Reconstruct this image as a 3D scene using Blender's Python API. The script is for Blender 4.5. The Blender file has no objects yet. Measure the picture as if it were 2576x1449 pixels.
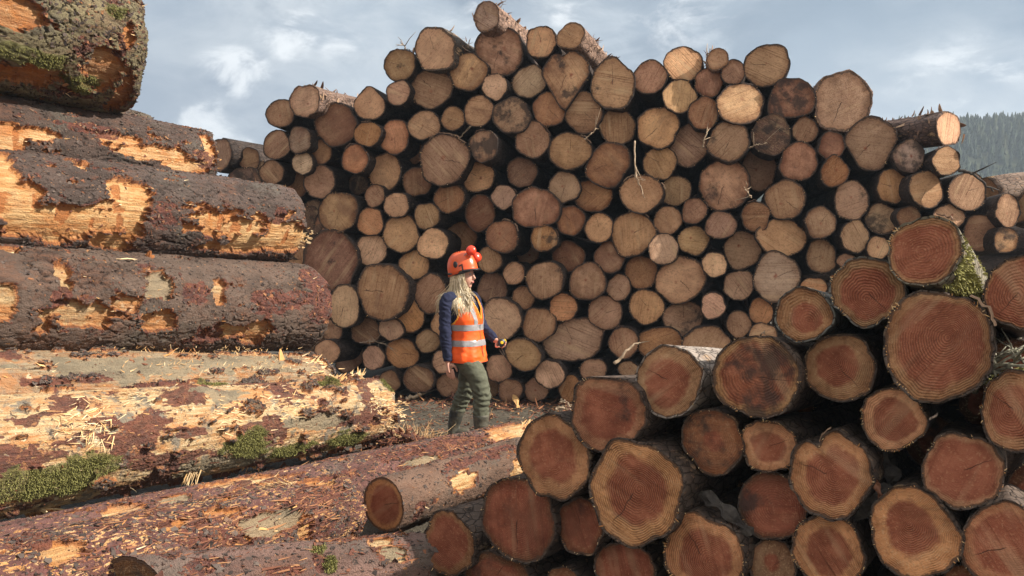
import bpy, math, random
import numpy as np
from mathutils import Matrix, Vector

# ------------------------------------------------------------------ basics
R_ = math.radians
SC = bpy.context.scene
COL = SC.collection
RS = np.random.RandomState(7)
random.seed(7)
CAM_H, FOC, PITCH = 1.45, 2022.0, R_(0.96)      # eye height, focal length in pixels of a 2576 px wide frame
CP, SP = math.cos(PITCH), math.sin(PITCH)


def ray(px, py):
    """Direction (y = 1 before the tilt) through a point of the 2576 x 1449 frame."""
    a, c = (px - 1288.0) / FOC, -(py - 724.5) / FOC
    v = np.array([a, CP + c * SP, c * CP - SP])
    return v / v[1]


def at(px, py, depth):
    return np.array([0, 0, CAM_H]) + ray(px, py) * depth


def project(P):
    P = np.asarray(P, float)
    x, y, z = P[..., 0], P[..., 1], P[..., 2] - CAM_H
    f = y * CP - z * SP
    u = y * SP + z * CP
    return np.stack([1288 + FOC * x / f, 724.5 - FOC * u / f], -1)


def unit(v):
    v = np.asarray(v, float)
    return v / np.linalg.norm(v)


# ------------------------------------------------------------------ noise
def _h(ix, iy, iz, seed):
    n = (ix.astype(np.uint32) * np.uint32(374761393) + iy.astype(np.uint32) * np.uint32(668265263)
         + iz.astype(np.uint32) * np.uint32(2147483647 & 1274126177) + np.uint32(seed * 7919 + 13))
    n = (n ^ (n >> np.uint32(13))) * np.uint32(1274126177)
    n = (n ^ (n >> np.uint32(16))) * np.uint32(2246822519)
    n = n ^ (n >> np.uint32(15))
    return n.astype(np.float64) / 4294967295.0


def vn(p, seed=0):
    """value noise -1..1"""
    p = np.asarray(p, float)
    i = np.floor(p).astype(np.int64)
    f = p - i
    f = f * f * (3 - 2 * f)
    x, y, z = i[..., 0], i[..., 1], i[..., 2]
    o = 0
    for dx in (0, 1):
        wx = f[..., 0] if dx else 1 - f[..., 0]
        for dy in (0, 1):
            wy = f[..., 1] if dy else 1 - f[..., 1]
            for dz in (0, 1):
                wz = f[..., 2] if dz else 1 - f[..., 2]
                o = o + _h(x + dx, y + dy, z + dz, seed) * wx * wy * wz
    return o * 2 - 1


def fbm(p, octv=4, seed=0, gain=.5):
    p = np.asarray(p, float)
    a, s, o = 1.0, 0, 0
    for k in range(octv):
        o = o + a * vn(p * 2.03 ** k + 17.3 * k, seed + k)
        s += a
        a *= gain
    return o / s


def worley(p, seed=0):
    p = np.asarray(p, float)
    i = np.floor(p).astype(np.int64)
    f1 = np.full(p.shape[:-1], 9.0)
    f2 = f1.copy()
    idc = np.zeros(p.shape[:-1])
    for dx in (-1, 0, 1):
        for dy in (-1, 0, 1):
            for dz in (-1, 0, 1):
                c = i + np.array([dx, dy, dz])
                q = np.stack([_h(c[..., 0], c[..., 1], c[..., 2], seed + k) for k in (1, 2, 3)], -1) + c
                d = np.sqrt(((q - p) ** 2).sum(-1))
                new = d < f1
                f2 = np.where(new, f1, np.minimum(f2, d))
                idc = np.where(new, q[..., 0] * 3.17 + q[..., 1] * 1.71 + q[..., 2], idc)
                f1 = np.where(new, d, f1)
    return f1, f2, (np.sin(idc * 91.7) * 43758.5) % 1.0


def smooth(a, b, x):
    t = np.clip((x - a) / (b - a), 0, 1)
    return t * t * (3 - 2 * t)


# ------------------------------------------------------------------ objects
def mk(name, V, F, mat, parent=None, smooth_sh=True, attrs=None, props=None):
    me = bpy.data.meshes.new(name)
    V = np.asarray(V, np.float32)
    if isinstance(F, np.ndarray):
        n, k = F.shape
        me.vertices.add(len(V))
        me.vertices.foreach_set('co', V.ravel())
        me.loops.add(n * k)
        me.loops.foreach_set('vertex_index', F.astype(np.int32).ravel())
        me.polygons.add(n)
        me.polygons.foreach_set('loop_start', np.arange(0, n * k, k, dtype=np.int32))
        try:
            me.polygons.foreach_set('loop_total', np.full(n, k, np.int32))
        except Exception:
            pass
        me.update(calc_edges=True)
    else:
        me.from_pydata([tuple(map(float, v)) for v in V], [], [tuple(int(i) for i in f) for f in F])
        me.update()
    me.polygons.foreach_set('use_smooth', np.full(len(me.polygons), smooth_sh, bool))
    for k, a in (attrs or {}).items():
        at_ = me.attributes.new(k, 'FLOAT', 'POINT')
        at_.data.foreach_set('value', np.asarray(a, np.float32).ravel())
    me.validate()
    if mat is not None:
        me.materials.append(mat)
    o = bpy.data.objects.new(name, me)
    COL.objects.link(o)
    if parent is not None:
        o.parent = parent
    for k, a in (props or {}).items():
        o[k] = a
    return o


def thing(name, label, cat, mat4=None, group=None):
    o = bpy.data.objects.new(name, None)
    COL.objects.link(o)
    o.empty_display_size = .1
    if mat4 is not None:
        o.matrix_world = mat4
    o['label'] = label
    o['category'] = cat
    if group:
        o['group'] = group
    return o


def tag(o, label, cat, group=None):
    o['label'] = label
    o['category'] = cat
    if group:
        o['group'] = group
    return o


def frame4(x, y, z, p):
    m = Matrix.Identity(4)
    for r in range(3):
        m[r][0], m[r][1], m[r][2], m[r][3] = float(x[r]), float(y[r]), float(z[r]), float(p[r])
    return m


def grid_quads(nu, nv, closed=True):
    i, j = np.meshgrid(np.arange(nu - 1), np.arange(nv if closed else nv - 1), indexing='ij')
    j2 = (j + 1) % nv
    return np.stack([i * nv + j, i * nv + j2, (i + 1) * nv + j2, (i + 1) * nv + j], -1).reshape(-1, 4)


LOOSE = ('bark_flake', 'bark_scale', 'splinter', 'fringe', 'moss')


class Soup:
    """collects small pieces into one mesh"""
    def __init__(self):
        self.V, self.F, self.n, self.A = [], [], 0, []

    def add(self, V, F, a=0.0):
        V = np.asarray(V, float)
        self.V.append(V)
        self.F += [tuple(int(i) + self.n for i in f) for f in F]
        self.A.append(np.full(len(V), a))
        self.n += len(V)

    def shard(self, p, d, nrm, L, w, t=.3, a=0.0, bend=0.0):
        """a torn sliver: flat tapering prism from p along d"""
        d, nrm = unit(d), np.asarray(nrm, float)
        s = np.cross(d, nrm)
        if np.linalg.norm(s) < 1e-6:
            s = np.cross(d, [0.3, 0.5, 0.8])
        s = unit(s)
        n2 = unit(np.cross(s, d))
        p = np.asarray(p, float)
        V = []
        for q, wf in ((0, 1), (.5, .85), (.85, .45)):
            c = p + d * L * q + n2 * bend * L * q * q
            for sx, sn in ((-1, -1), (1, -1), (1, 1), (-1, 1)):
                V.append(c + s * sx * w * wf * .5 + n2 * sn * w * t * wf * .5)
        V.append(p + d * L + n2 * bend * L)
        F = [(3, 2, 1, 0)]
        for k in (0, 4):
            for e in range(4):
                F.append((k + e, k + (e + 1) % 4, k + 4 + (e + 1) % 4, k + 4 + e))
        for e in range(4):
            F.append((8 + e, 8 + (e + 1) % 4, 12))
        self.add(V, F, a)

    def chip(self, p, nrm, along, L, w, t, a, rs):
        """an irregular flat flake: five-cornered plate, a little dished"""
        nrm = unit(nrm)
        d = unit(np.asarray(along, float) - nrm * np.dot(along, nrm) + 1e-6)
        s = np.cross(nrm, d)
        k = 6
        an = np.sort(rs.uniform(0, 6.283, k) * .35 + np.arange(k) * 6.283 / k)
        rr = rs.uniform(.45, 1.1, k)
        top = [p + d * math.cos(q) * L * r * .5 + s * math.sin(q) * w * r * .5 + nrm * rs.uniform(-.2, .5) * t * 2 for q, r in zip(an, rr)]
        V = top + [q - nrm * t for q in top] + [p + nrm * t * rs.uniform(-1, 1.2)]
        F = [(i, (i + 1) % k, 2 * k) for i in range(k)] + [(i, k + i, k + (i + 1) % k, (i + 1) % k) for i in range(k)] + [tuple(range(k, 2 * k))[::-1]]
        self.add(V, F, a)

    def tube(self, pts, rad, n=6, a=0.0):
        V, F = tube(pts, rad, n)
        self.add(V, F, a)

    def build(self, name, mat, parent=None, sm=False):
        if not self.n:
            return None
        o = mk(name, np.concatenate(self.V), self.F, mat, parent, sm, {'val': np.concatenate(self.A)})
        if name in LOOSE:
            o['kind'] = 'stuff'
        return o


def resample(pts, k):
    pts = np.asarray(pts, float)
    n = len(pts)
    if n < 3:
        t = np.linspace(0, 1, k)[:, None]
        return pts[0] * (1 - t) + pts[-1] * t
    t = np.linspace(0, n - 1 - 1e-9, k)
    i = np.floor(t).astype(int)
    f = (t - i)[:, None]
    g = lambda j: pts[np.clip(j, 0, n - 1)]
    p0, p1, p2, p3 = g(i - 1), g(i), g(i + 1), g(i + 2)
    return .5 * (2 * p1 + (p2 - p0) * f + (2 * p0 - 5 * p1 + 4 * p2 - p3) * f ** 2 + (3 * p1 - p0 - 3 * p2 + p3) * f ** 3)


def tube(pts, rad, n=8, ref=(0, 0, 1), k=None):
    """lofted tube; rad: list of r or (ra, rb); closed ends"""
    pts = np.asarray(pts, float)
    rad = np.array([(r, r) if np.isscalar(r) else r for r in rad], float)
    if k:
        P = resample(pts, k)
        Rr = np.maximum(resample(np.concatenate([rad, rad[:, :1]], 1), k)[:, :2], 1e-4)
    else:
        P, Rr = pts, rad
    T = np.gradient(P, axis=0)
    V = []
    ref = np.asarray(ref, float)
    th = np.arange(n) * 2 * math.pi / n
    for p, t, r in zip(P, T, Rr):
        t = unit(t)
        b = np.cross(t, ref)
        if np.linalg.norm(b) < .05:
            b = np.cross(t, [.2, 1, .1])
        b = unit(b)
        c = np.cross(b, t)
        V.append(p + np.outer(np.cos(th), c) * r[0] + np.outer(np.sin(th), b) * r[1])
    m = len(P)
    V = np.concatenate(V)
    F = [tuple(q) for q in grid_quads(m, n)]
    F.append(tuple(range(n))[::-1])
    F.append(tuple(range((m - 1) * n, m * n)))
    return V, F


# ------------------------------------------------------------------ materials
class NT:
    def __init__(self, name):
        self.m = bpy.data.materials.new(name)
        self.m.use_nodes = True
        self.t = self.m.node_tree
        self.t.nodes.clear()
        self.out = self.t.nodes.new('ShaderNodeOutputMaterial')
        self.tc = None

    def new(self, typ, **kw):
        n = self.t.nodes.new(typ)
        for k, v in kw.items():
            setattr(n, k, v)
        return n

    def put(self, sock, v):
        if isinstance(v, bpy.types.NodeSocket):
            self.t.links.new(v, sock)
        elif v is not None:
            if sock.type == 'RGBA' and hasattr(v, '__len__') and len(v) == 3:
                v = tuple(v) + (1,)
            sock.default_value = v

    def math(self, op, a, b=None, c=None, clamp=False):
        n = self.new('ShaderNodeMath', operation=op, use_clamp=clamp)
        for s, v in zip(n.inputs, (a, b, c)):
            self.put(s, v)
        return n.outputs[0]

    def mul(self, a, b): return self.math('MULTIPLY', a, b)
    def add(self, a, b): return self.math('ADD', a, b)
    def sub(self, a, b): return self.math('SUBTRACT', a, b)

    def vm(self, op, a, b=None, scale=None):
        n = self.new('ShaderNodeVectorMath', operation=op)
        self.put(n.inputs[0], a)
        if b is not None:
            self.put(n.inputs[1], b)
        if scale is not None:
            self.put(n.inputs['Scale'], scale)
        return n.outputs['Value'] if op in ('LENGTH', 'DISTANCE', 'DOT_PRODUCT') else n.outputs[0]

    def obj(self):
        if not self.tc:
            self.tc = self.new('ShaderNodeTexCoord')
        return self.tc.outputs['Object']

    def noise(self, vec, scale, detail=4, rough=.6, dist=0.0):
        n = self.new('ShaderNodeTexNoise')
        self.put(n.inputs['Vector'], vec)
        self.put(n.inputs['Scale'], scale)
        n.inputs['Detail'].default_value = detail
        n.inputs['Roughness'].default_value = rough
        n.inputs['Distortion'].default_value = dist
        return n.outputs[0]

    def voro(self, vec, scale, feature='F1', rand=1.0):
        n = self.new('ShaderNodeTexVoronoi', feature=feature)
        self.put(n.inputs['Vector'], vec)
        self.put(n.inputs['Scale'], scale)
        n.inputs['Randomness'].default_value = rand
        return n

    def step(self, a, b, x):
        n = self.new('ShaderNodeMapRange', interpolation_type='SMOOTHSTEP')
        self.put(n.inputs['Value'], x)
        self.put(n.inputs['From Min'], a)
        self.put(n.inputs['From Max'], b)
        return n.outputs[0]

    def mix(self, f, a, b, blend='MIX'):
        n = self.new('ShaderNodeMix', data_type='RGBA', blend_type=blend)
        self.put(n.inputs['Factor'], f)
        ca = [s for s in n.inputs if s.type == 'RGBA']
        self.put(ca[0], a)
        self.put(ca[1], b)
        return [s for s in n.outputs if s.type == 'RGBA'][0]

    def attr(self, name, typ='GEOMETRY'):
        n = self.new('ShaderNodeAttribute', attribute_name=name, attribute_type=typ)
        return n

    def ramp(self, x, stops):
        n = self.new('ShaderNodeValToRGB')
        e = n.color_ramp.elements
        while len(e) < len(stops):
            e.new(.5)
        for s, (p, c) in zip(e, stops):
            s.position = p
            s.color = tuple(c) + (1,)
        self.put(n.inputs[0], x)
        return n.outputs[0]

    def bump(self, h, strength=.5, dist=.01, normal=None):
        n = self.new('ShaderNodeBump')
        self.put(n.inputs['Height'], h)
        self.put(n.inputs['Strength'], strength)
        self.put(n.inputs['Distance'], dist)
        if normal is not None:
            self.put(n.inputs['Normal'], normal)
        return n.outputs[0]

    def finish(self, col, rough=.85, normal=None, spec=.25, **extra):
        b = self.new('ShaderNodeBsdfPrincipled')
        self.put(b.inputs['Base Color'], col)
        self.put(b.inputs['Roughness'], rough)
        self.put(b.inputs['Specular IOR Level'], spec)
        if normal is not None:
            self.put(b.inputs['Normal'], normal)
        for k, v in extra.items():
            self.put(b.inputs[k], v)
        self.t.links.new(b.outputs[0], self.out.inputs[0])
        return self.m


def seeded(m):
    s = m.attr('seed', 'OBJECT').outputs['Fac']
    return m.vm('ADD', m.obj(), m.vm('SCALE', (13.7, 7.3, 3.1), scale=s))


def mat_cut():
    """sawn end of a log: rings that follow the outline (attribute rad), saw streaks, heartwood, stains"""
    m = NT('cut_wood')
    P = seeded(m)
    rad = m.attr('rad').outputs['Fac']
    tint = m.attr('tint', 'OBJECT').outputs['Color']
    s1 = m.new('ShaderNodeSeparateXYZ'); m.put(s1.inputs[0], m.attr('look', 'OBJECT').outputs['Vector'])
    s2 = m.new('ShaderNodeSeparateXYZ'); m.put(s2.inputs[0], m.attr('marks', 'OBJECT').outputs['Vector'])
    s3 = m.new('ShaderNodeSeparateXYZ'); m.put(s3.inputs[0], m.attr('size', 'OBJECT').outputs['Vector'])
    heart, ringk, streakk = s1.outputs
    ang, stain, dirt = s2.outputs
    Rr, spacing, edgek = s3.outputs
    nA = m.noise(P, 5.0, 4)
    nB = m.noise(P, 17.0, 4)
    nF = m.noise(P, 120.0, 2)
    # rings
    ph = m.math('DIVIDE', m.mul(rad, Rr), spacing)
    ph = m.add(ph, m.mul(nA, 2.2))
    ring = m.math('SINE', m.mul(ph, 6.2832))
    ring = m.add(m.mul(ring, .5), .5)
    ring = m.math('POWER', ring, 1.6)
    ring = m.mul(ring, m.step(.32, .62, m.noise(P, 6.5, 3)))
    # saw streaks
    vr = m.new('ShaderNodeVectorRotate', rotation_type='AXIS_ANGLE')
    m.put(vr.inputs['Vector'], P); m.put(vr.inputs['Axis'], (0, 0, 1)); m.put(vr.inputs['Angle'], ang)
    st = m.noise(m.vm('MULTIPLY', vr.outputs[0], (2.2, 85.0, 1.0)), 1.0, 4, .7)
    stw = m.noise(m.vm('MULTIPLY', vr.outputs[0], (2.0, 16.0, 1.0)), 1.0, 2, .5)
    c = m.mix(m.step(.3, .7, nA), m.mix(1.0, (.53, .315, .175), tint, 'MULTIPLY'), m.mix(1.0, (.38, .215, .115), tint, 'MULTIPLY'))
    c = m.mix(m.mul(m.step(.5, .72, nF), .45), c, (.66, .44, .25))
    c = m.mix(m.mul(m.step(.52, .36, m.noise(P, 40.0, 4, .7)), .5), c, m.mix(1.0, c, (.42, .36, .33), 'MULTIPLY'))
    hw = m.step(m.add(heart, .11), m.sub(heart, .05), m.add(rad, m.add(m.mul(m.sub(nB, .5), .22), m.mul(m.sub(nA, .5), .35))))
    hcol = m.mix(m.step(.3, .7, nB), (.25, .066, .036), (.38, .125, .070))
    c = m.mix(m.mul(hw, .9), c, m.mix(m.mul(m.step(.56, .70, nF), .5), hcol, (.52, .24, .13)))
    c = m.mix(m.mul(m.mul(ring, ringk), .74), c, m.mix(1.0, c, (.36, .25, .19), 'MULTIPLY'))
    c = m.mix(m.mul(m.mul(m.step(.50, .70, st), streakk), .8), c, m.mix(1.0, c, (.38, .28, .22), 'MULTIPLY'))
    c = m.mix(m.mul(m.mul(m.step(.52, .72, stw), streakk), .5), c, (.66, .45, .26))
    stn = m.step(m.sub(.66, m.mul(stain, .30)), m.sub(.90, m.mul(stain, .30)), m.add(m.mul(m.noise(P, 3.6, 5, .65, .3), .75), m.mul(stw, .25)))
    c = m.mix(m.mul(stn, .62), c, (.165, .062, .036))
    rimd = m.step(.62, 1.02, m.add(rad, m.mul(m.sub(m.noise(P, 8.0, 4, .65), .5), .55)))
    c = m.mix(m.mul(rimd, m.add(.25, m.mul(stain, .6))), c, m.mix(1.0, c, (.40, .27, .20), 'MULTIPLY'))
    drt = m.step(m.sub(.78, m.mul(dirt, .42)), m.sub(.92, m.mul(dirt, .42)), m.noise(m.vm('ADD', P, (5, 9, 2)), 4.5, 5, .65))
    c = m.mix(m.mul(drt, .8), c, (.035, .028, .026))
    vr2 = m.new('ShaderNodeVectorRotate', rotation_type='AXIS_ANGLE')
    m.put(vr2.inputs['Vector'], m.obj()); m.put(vr2.inputs['Axis'], (0, 0, 1)); m.put(vr2.inputs['Angle'], m.mul(stain, 17.0))
    s4 = m.new('ShaderNodeSeparateXYZ'); m.put(s4.inputs[0], vr2.outputs[0])
    wob = m.mul(m.sub(m.noise(P, 12, 3), .5), m.mul(Rr, .22))
    wid = m.mul(Rr, m.mul(.020, m.sub(1.0, m.mul(rad, .7))))
    chk = m.step(wid, m.mul(wid, .4), m.math('ABSOLUTE', m.add(s4.outputs[1], wob)))
    chk = m.mul(m.mul(chk, m.step(.0, .02, s4.outputs[0])), m.mul(m.step(.95, .6, rad), m.step(.30, .34, m.math('FRACT', m.mul(stain, 7.0)))))
    c = m.mix(m.mul(chk, .75), c, (.05, .025, .017))
    h0 = m.mul(chk, -.9)
    ed = m.step(m.sub(.99, m.mul(edgek, .08)), m.sub(1.005, m.mul(edgek, .05)), m.add(rad, m.mul(m.sub(m.noise(P, 24.0, 4, .7), .5), .22)))
    c = m.mix(m.mul(ed, .85), c, (.085, .050, .034))
    h = m.add(h0, m.add(m.add(m.mul(ring, m.mul(ringk, .5)), m.mul(st, m.mul(streakk, 1.3))), m.add(m.mul(nF, .5), m.mul(nB, .7))))
    return m.finish(c, .8, m.bump(h, .9, .009), .2)


def mat_bark():
    m = NT('bark')
    P = seeded(m)
    col = m.attr('barkcol', 'OBJECT').outputs['Color']
    flake = m.attr('flake', 'OBJECT').outputs['Fac']
    Pl = m.vm('MULTIPLY', P, (1, 1, .45))
    n1 = m.noise(Pl, 9, 5, .65)
    n2 = m.noise(Pl, 45, 4, .7)
    v = m.voro(m.vm('ADD', Pl, m.vm('SCALE', (1, 1, 1), scale=m.mul(n1, .06))), 26, 'DISTANCE_TO_EDGE')
    crack = m.step(.0, .09, v.outputs['Distance'])
    c = m.mix(m.step(.3, .7, n1), col, m.mix(1.0, col, (.45, .42, .42), 'MULTIPLY'))
    c = m.mix(m.mul(m.step(.56, .68, n2), flake), c, (.34, .19, .11))
    c = m.mix(m.mul(m.step(.60, .70, n1), flake), c, (.50, .33, .19))
    c = m.mix(m.mul(m.sub(1, crack), .7), c, (.02, .015, .013))
    h = m.add(m.mul(crack, .6), m.add(m.mul(n1, .6), m.mul(n2, .7)))
    return m.finish(c, .9, m.bump(h, .8, .014), .15)


def mat_torn():
    """harvester-torn bark of the big logs; attributes peel / red / moss / tone / height drive it"""
    m = NT('torn_bark')
    P = seeded(m)
    A = lambda n: m.attr(n).outputs['Fac']
    peel, red, moss, tone, crack, stripe = A('peel'), A('red'), A('moss'), A('tone'), A('crack'), A('stripe')
    bark = m.attr('barkcol', 'OBJECT').outputs['Color']
    wood = m.attr('woodcol', 'OBJECT').outputs['Color']
    s1 = m.new('ShaderNodeSeparateXYZ'); m.put(s1.inputs[0], m.attr('wear', 'OBJECT').outputs['Vector'])
    chips, pale, mott = s1.outputs
    Pl = m.vm('MULTIPLY', P, (.45, 1, 1))
    n1 = m.noise(Pl, 7, 5, .65)
    n2 = m.noise(Pl, 32, 5, .7)
    n3 = m.noise(P, 130, 3, .7)
    fib = m.noise(m.vm('MULTIPLY', P, (5, 70, 70)), 1.0, 4, .65)
    # bark
    cb = m.mix(m.step(.3, .72, n1), m.mix(1.0, bark, (1.75, 1.68, 1.72), 'MULTIPLY'), m.mix(1.0, bark, (.72, .66, .66), 'MULTIPLY'))
    cb = m.mix(m.mul(m.step(.5, .75, n3), .45), cb, m.mix(1.0, bark, (1.9, 1.9, 1.95), 'MULTIPLY'))
    cb = m.mix(m.mul(m.step(.62, .72, m.add(m.mul(n2, .8), m.mul(n1, .25))), .7), cb, (.17, .062, .035))
    cb = m.mix(m.mul(m.sub(1, m.step(.0, .6, m.add(crack, m.mul(m.sub(n2, .5), .5)))), .8), cb, (.016, .012, .011))
    chip = m.step(m.sub(.80, m.mul(chips, .26)), m.sub(.84, m.mul(chips, .26)), m.noise(m.vm('MULTIPLY', P, (22, 55, 55)), 1.0, 3, .6, 1.2))
    cb = m.mix(chip, cb, m.mix(m.step(.4, .65, n2), (.62, .30, .10), (.72, .48, .24)))
    big = m.noise(m.vm('ADD', P, (2, 8, 5)), 3.2, 4, .6)
    cb = m.mix(m.mul(m.step(.52, .66, m.add(big, m.mul(m.sub(n2, .5), .35))), .40), cb, m.mix(m.step(.4, .6, n2), (.075, .030, .020), (.20, .085, .045)))
    cb = m.mix(m.mul(m.step(.46, .34, m.add(big, m.mul(m.sub(n3, .5), .3))), .5), cb, (.13, .118, .095))
    fl = m.voro(m.vm('MULTIPLY', P, (30, 62, 62)), 1.0)
    cb = m.mix(m.step(.80, .86, m.noise(fl.outputs['Position'], 3.1, 1)) if False else m.mul(m.step(.5, .2, fl.outputs['Distance']), m.step(.60, .66, m.noise(P, 19, 4, .7))), cb, (.42, .20, .085))
    # peeled sapwood with resin streaks
    cw = m.mix(m.step(.3, .7, fib), m.mix(1.0, wood, (.62, .44, .30), 'MULTIPLY'), wood)
    cw = m.mix(m.mul(m.step(.38, .58, m.add(n1, m.mul(m.sub(.9, peel), .5))), m.sub(1, m.mul(pale, .5))), cw, (.52, .18, .04))
    cw = m.mix(m.mul(m.step(.55, .7, n2), .55), cw, (.30, .105, .04))
    cw = m.mix(m.mul(m.step(.25, .6, m.add(stripe, m.mul(m.sub(n2, .5), .9))), .85), cw, (.42, .14, .035))
    cw = m.mix(m.mul(m.step(.50, .62, m.noise(P, 9, 5, .7)), mott), cw, (.24, .20, .15))
    cw = m.mix(m.mul(m.step(.56, .64, m.noise(m.vm('ADD', P, (3, 1, 7)), 21, 4, .7)), m.mul(mott, .9)), cw, (.055, .035, .03))
    cw = m.mix(m.mul(m.step(.60, .68, m.noise(m.vm('ADD', P, (9, 4, 2)), 14, 4, .7)), mott), cw, (.80, .66, .44))
    pe = m.add(peel, m.add(m.mul(m.sub(n2, .5), .55), m.mul(m.sub(fib, .5), .25)))
    inner = m.mix(m.step(.4, .65, fib), (.16, .055, .025), (.46, .17, .05))
    c = m.mix(m.step(.22, .38, pe), cb, inner)
    c = m.mix(m.step(.42, .70, pe), c, cw)
    cr = m.mix(m.step(.35, .65, n2), (.075, .026, .021), (.19, .062, .040))
    cr = m.mix(m.step(.58, .66, m.noise(P, 15, 4, .7)), cr, (.40, .17, .07))
    cr = m.mix(m.step(.60, .68, m.noise(m.vm('ADD', P, (1, 5, 3)), 11, 4, .7)), cr, (.10, .075, .065))
    cr = m.mix(m.mul(m.step(.6, .7, fib), .5), cr, (.42, .17, .075))
    c = m.mix(m.mul(m.step(.42, .58, m.add(red, m.mul(m.sub(n2, .5), .5))), .92), c, cr)
    tcol = m.mix(m.step(.35, .65, n1), (.19, .155, .105), (.30, .25, .165))
    tcol = m.mix(m.step(.6, .7, n3), tcol, (.10, .08, .06))
    c = m.mix(m.mul(m.step(.4, .6, m.add(tone, m.mul(m.sub(n2, .5), .4))), .85), c, tcol)
    mc = m.mix(m.step(.3, .7, n2), (.085, .080, .022), (.20, .19, .06))
    c = m.mix(m.mul(m.step(.42, .62, m.add(moss, m.mul(m.sub(n3, .5), .7))), .8), c, mc)
    h = m.add(m.add(m.mul(n2, 1.0), m.mul(n3, .8)), m.mul(fib, m.mul(peel, .8)))
    return m.finish(c, m.mix(m.step(.35, .65, n1), (.5, .5, .5), (.85, .85, .85)), m.bump(h, 1.0, .02), .4)


def mat_simple(name, col, col2=None, scale=30, rough=.8, bump=.3, bdist=.004, spec=.3, stretch=(1, 1, 1), detail=4, **kw):
    m = NT(name)
    P = m.vm('MULTIPLY', m.obj(), stretch)
    n = m.noise(P, scale, detail, .65)
    c = m.mix(m.step(.3, .7, n), col, col2 if col2 else tuple(x * .7 for x in col))
    return m.finish(c, rough, m.bump(n, bump, bdist) if bump else None, spec, **kw)


def mat_val(name, stops, rough=.85, bump=.4):
    """colour picked per piece by attribute val, broken up with noise"""
    m = NT(name)
    v = m.attr('val').outputs['Fac']
    n = m.noise(m.obj(), 40, 4, .65)
    c = m.ramp(m.add(v, m.mul(m.sub(n, .5), .25)), stops)
    return m.finish(c, rough, m.bump(n, bump, .006), .25)


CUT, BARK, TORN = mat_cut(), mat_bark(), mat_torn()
SPLINT = mat_val('splintered_wood', [(0, (.22, .08, .035)), (.25, (.50, .20, .06)), (.6, (.66, .40, .17)), (1, (.80, .62, .38))])
SCALES = mat_val('bark_scales', [(0, (.030, .022, .020)), (.45, (.075, .055, .047)), (.8, (.115, .088, .074)), (1, (.20, .10, .055))], .9, .6)
LITTER = mat_val('bark_litter', [(0, (.035, .022, .018)), (.3, (.12, .045, .03)), (.6, (.24, .10, .05)), (.85, (.45, .25, .11)), (1, (.70, .50, .28))])
FLAKE = mat_val('bark_flake', [(0, (.05, .035, .03)), (.5, (.15, .085, .06)), (1, (.48, .32, .21))])
TWIGM = mat_simple('twig_bark', (.16, .11, .08), (.42, .33, .24), 18, .85, .4)
MOSSM = mat_val('moss', [(0, (.045, .045, .012)), (.5, (.19, .18, .055)), (1, (.40, .37, .14))], .95, .2)
# ------------------------------------------------------------------ sawn logs seen end-on
def outline(th, rx, ry, rot, shape, rs, wob=.085):
    """radius per angle (th in radians, 0 = to the viewer's side x, 90 degrees = up)"""
    t = th - R_(rot)
    r = rx * ry / np.sqrt((ry * np.cos(t)) ** 2 + (rx * np.sin(t)) ** 2)
    k = np.ones_like(th)
    for n in (2, 3, 4, 5, 7):
        k += wob * (1.0 / n ** .5) * rs.uniform(.2, .8) * np.cos(n * th + rs.uniform(0, 6.28))
    for n in (9, 13, 17):
        k += wob * .15 * rs.uniform(.2, 1) * np.cos(n * th + rs.uniform(0, 6.28))
    r = r * k
    for kind, a, s in shape:
        d = (th - R_(a) + math.pi) % (2 * math.pi) - math.pi
        if kind == 'p':
            r = r * (1 + 1.5 * s * np.exp(-(d / .42) ** 2))
        elif kind == 'w':
            r = r * (1 + s * np.exp(-(d / .75) ** 2))
        elif kind == 'n':
            r = r * (1 - 1.7 * s * np.exp(-(d / .26) ** 2))
        elif kind == 'f':
            lim = s * (rx if abs(math.cos(R_(a))) > .7 else ry)
            cd = np.cos(d)
            r = np.where(cd > .2, np.minimum(r, lim / np.maximum(cd, .2)), r)
    return r


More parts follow.
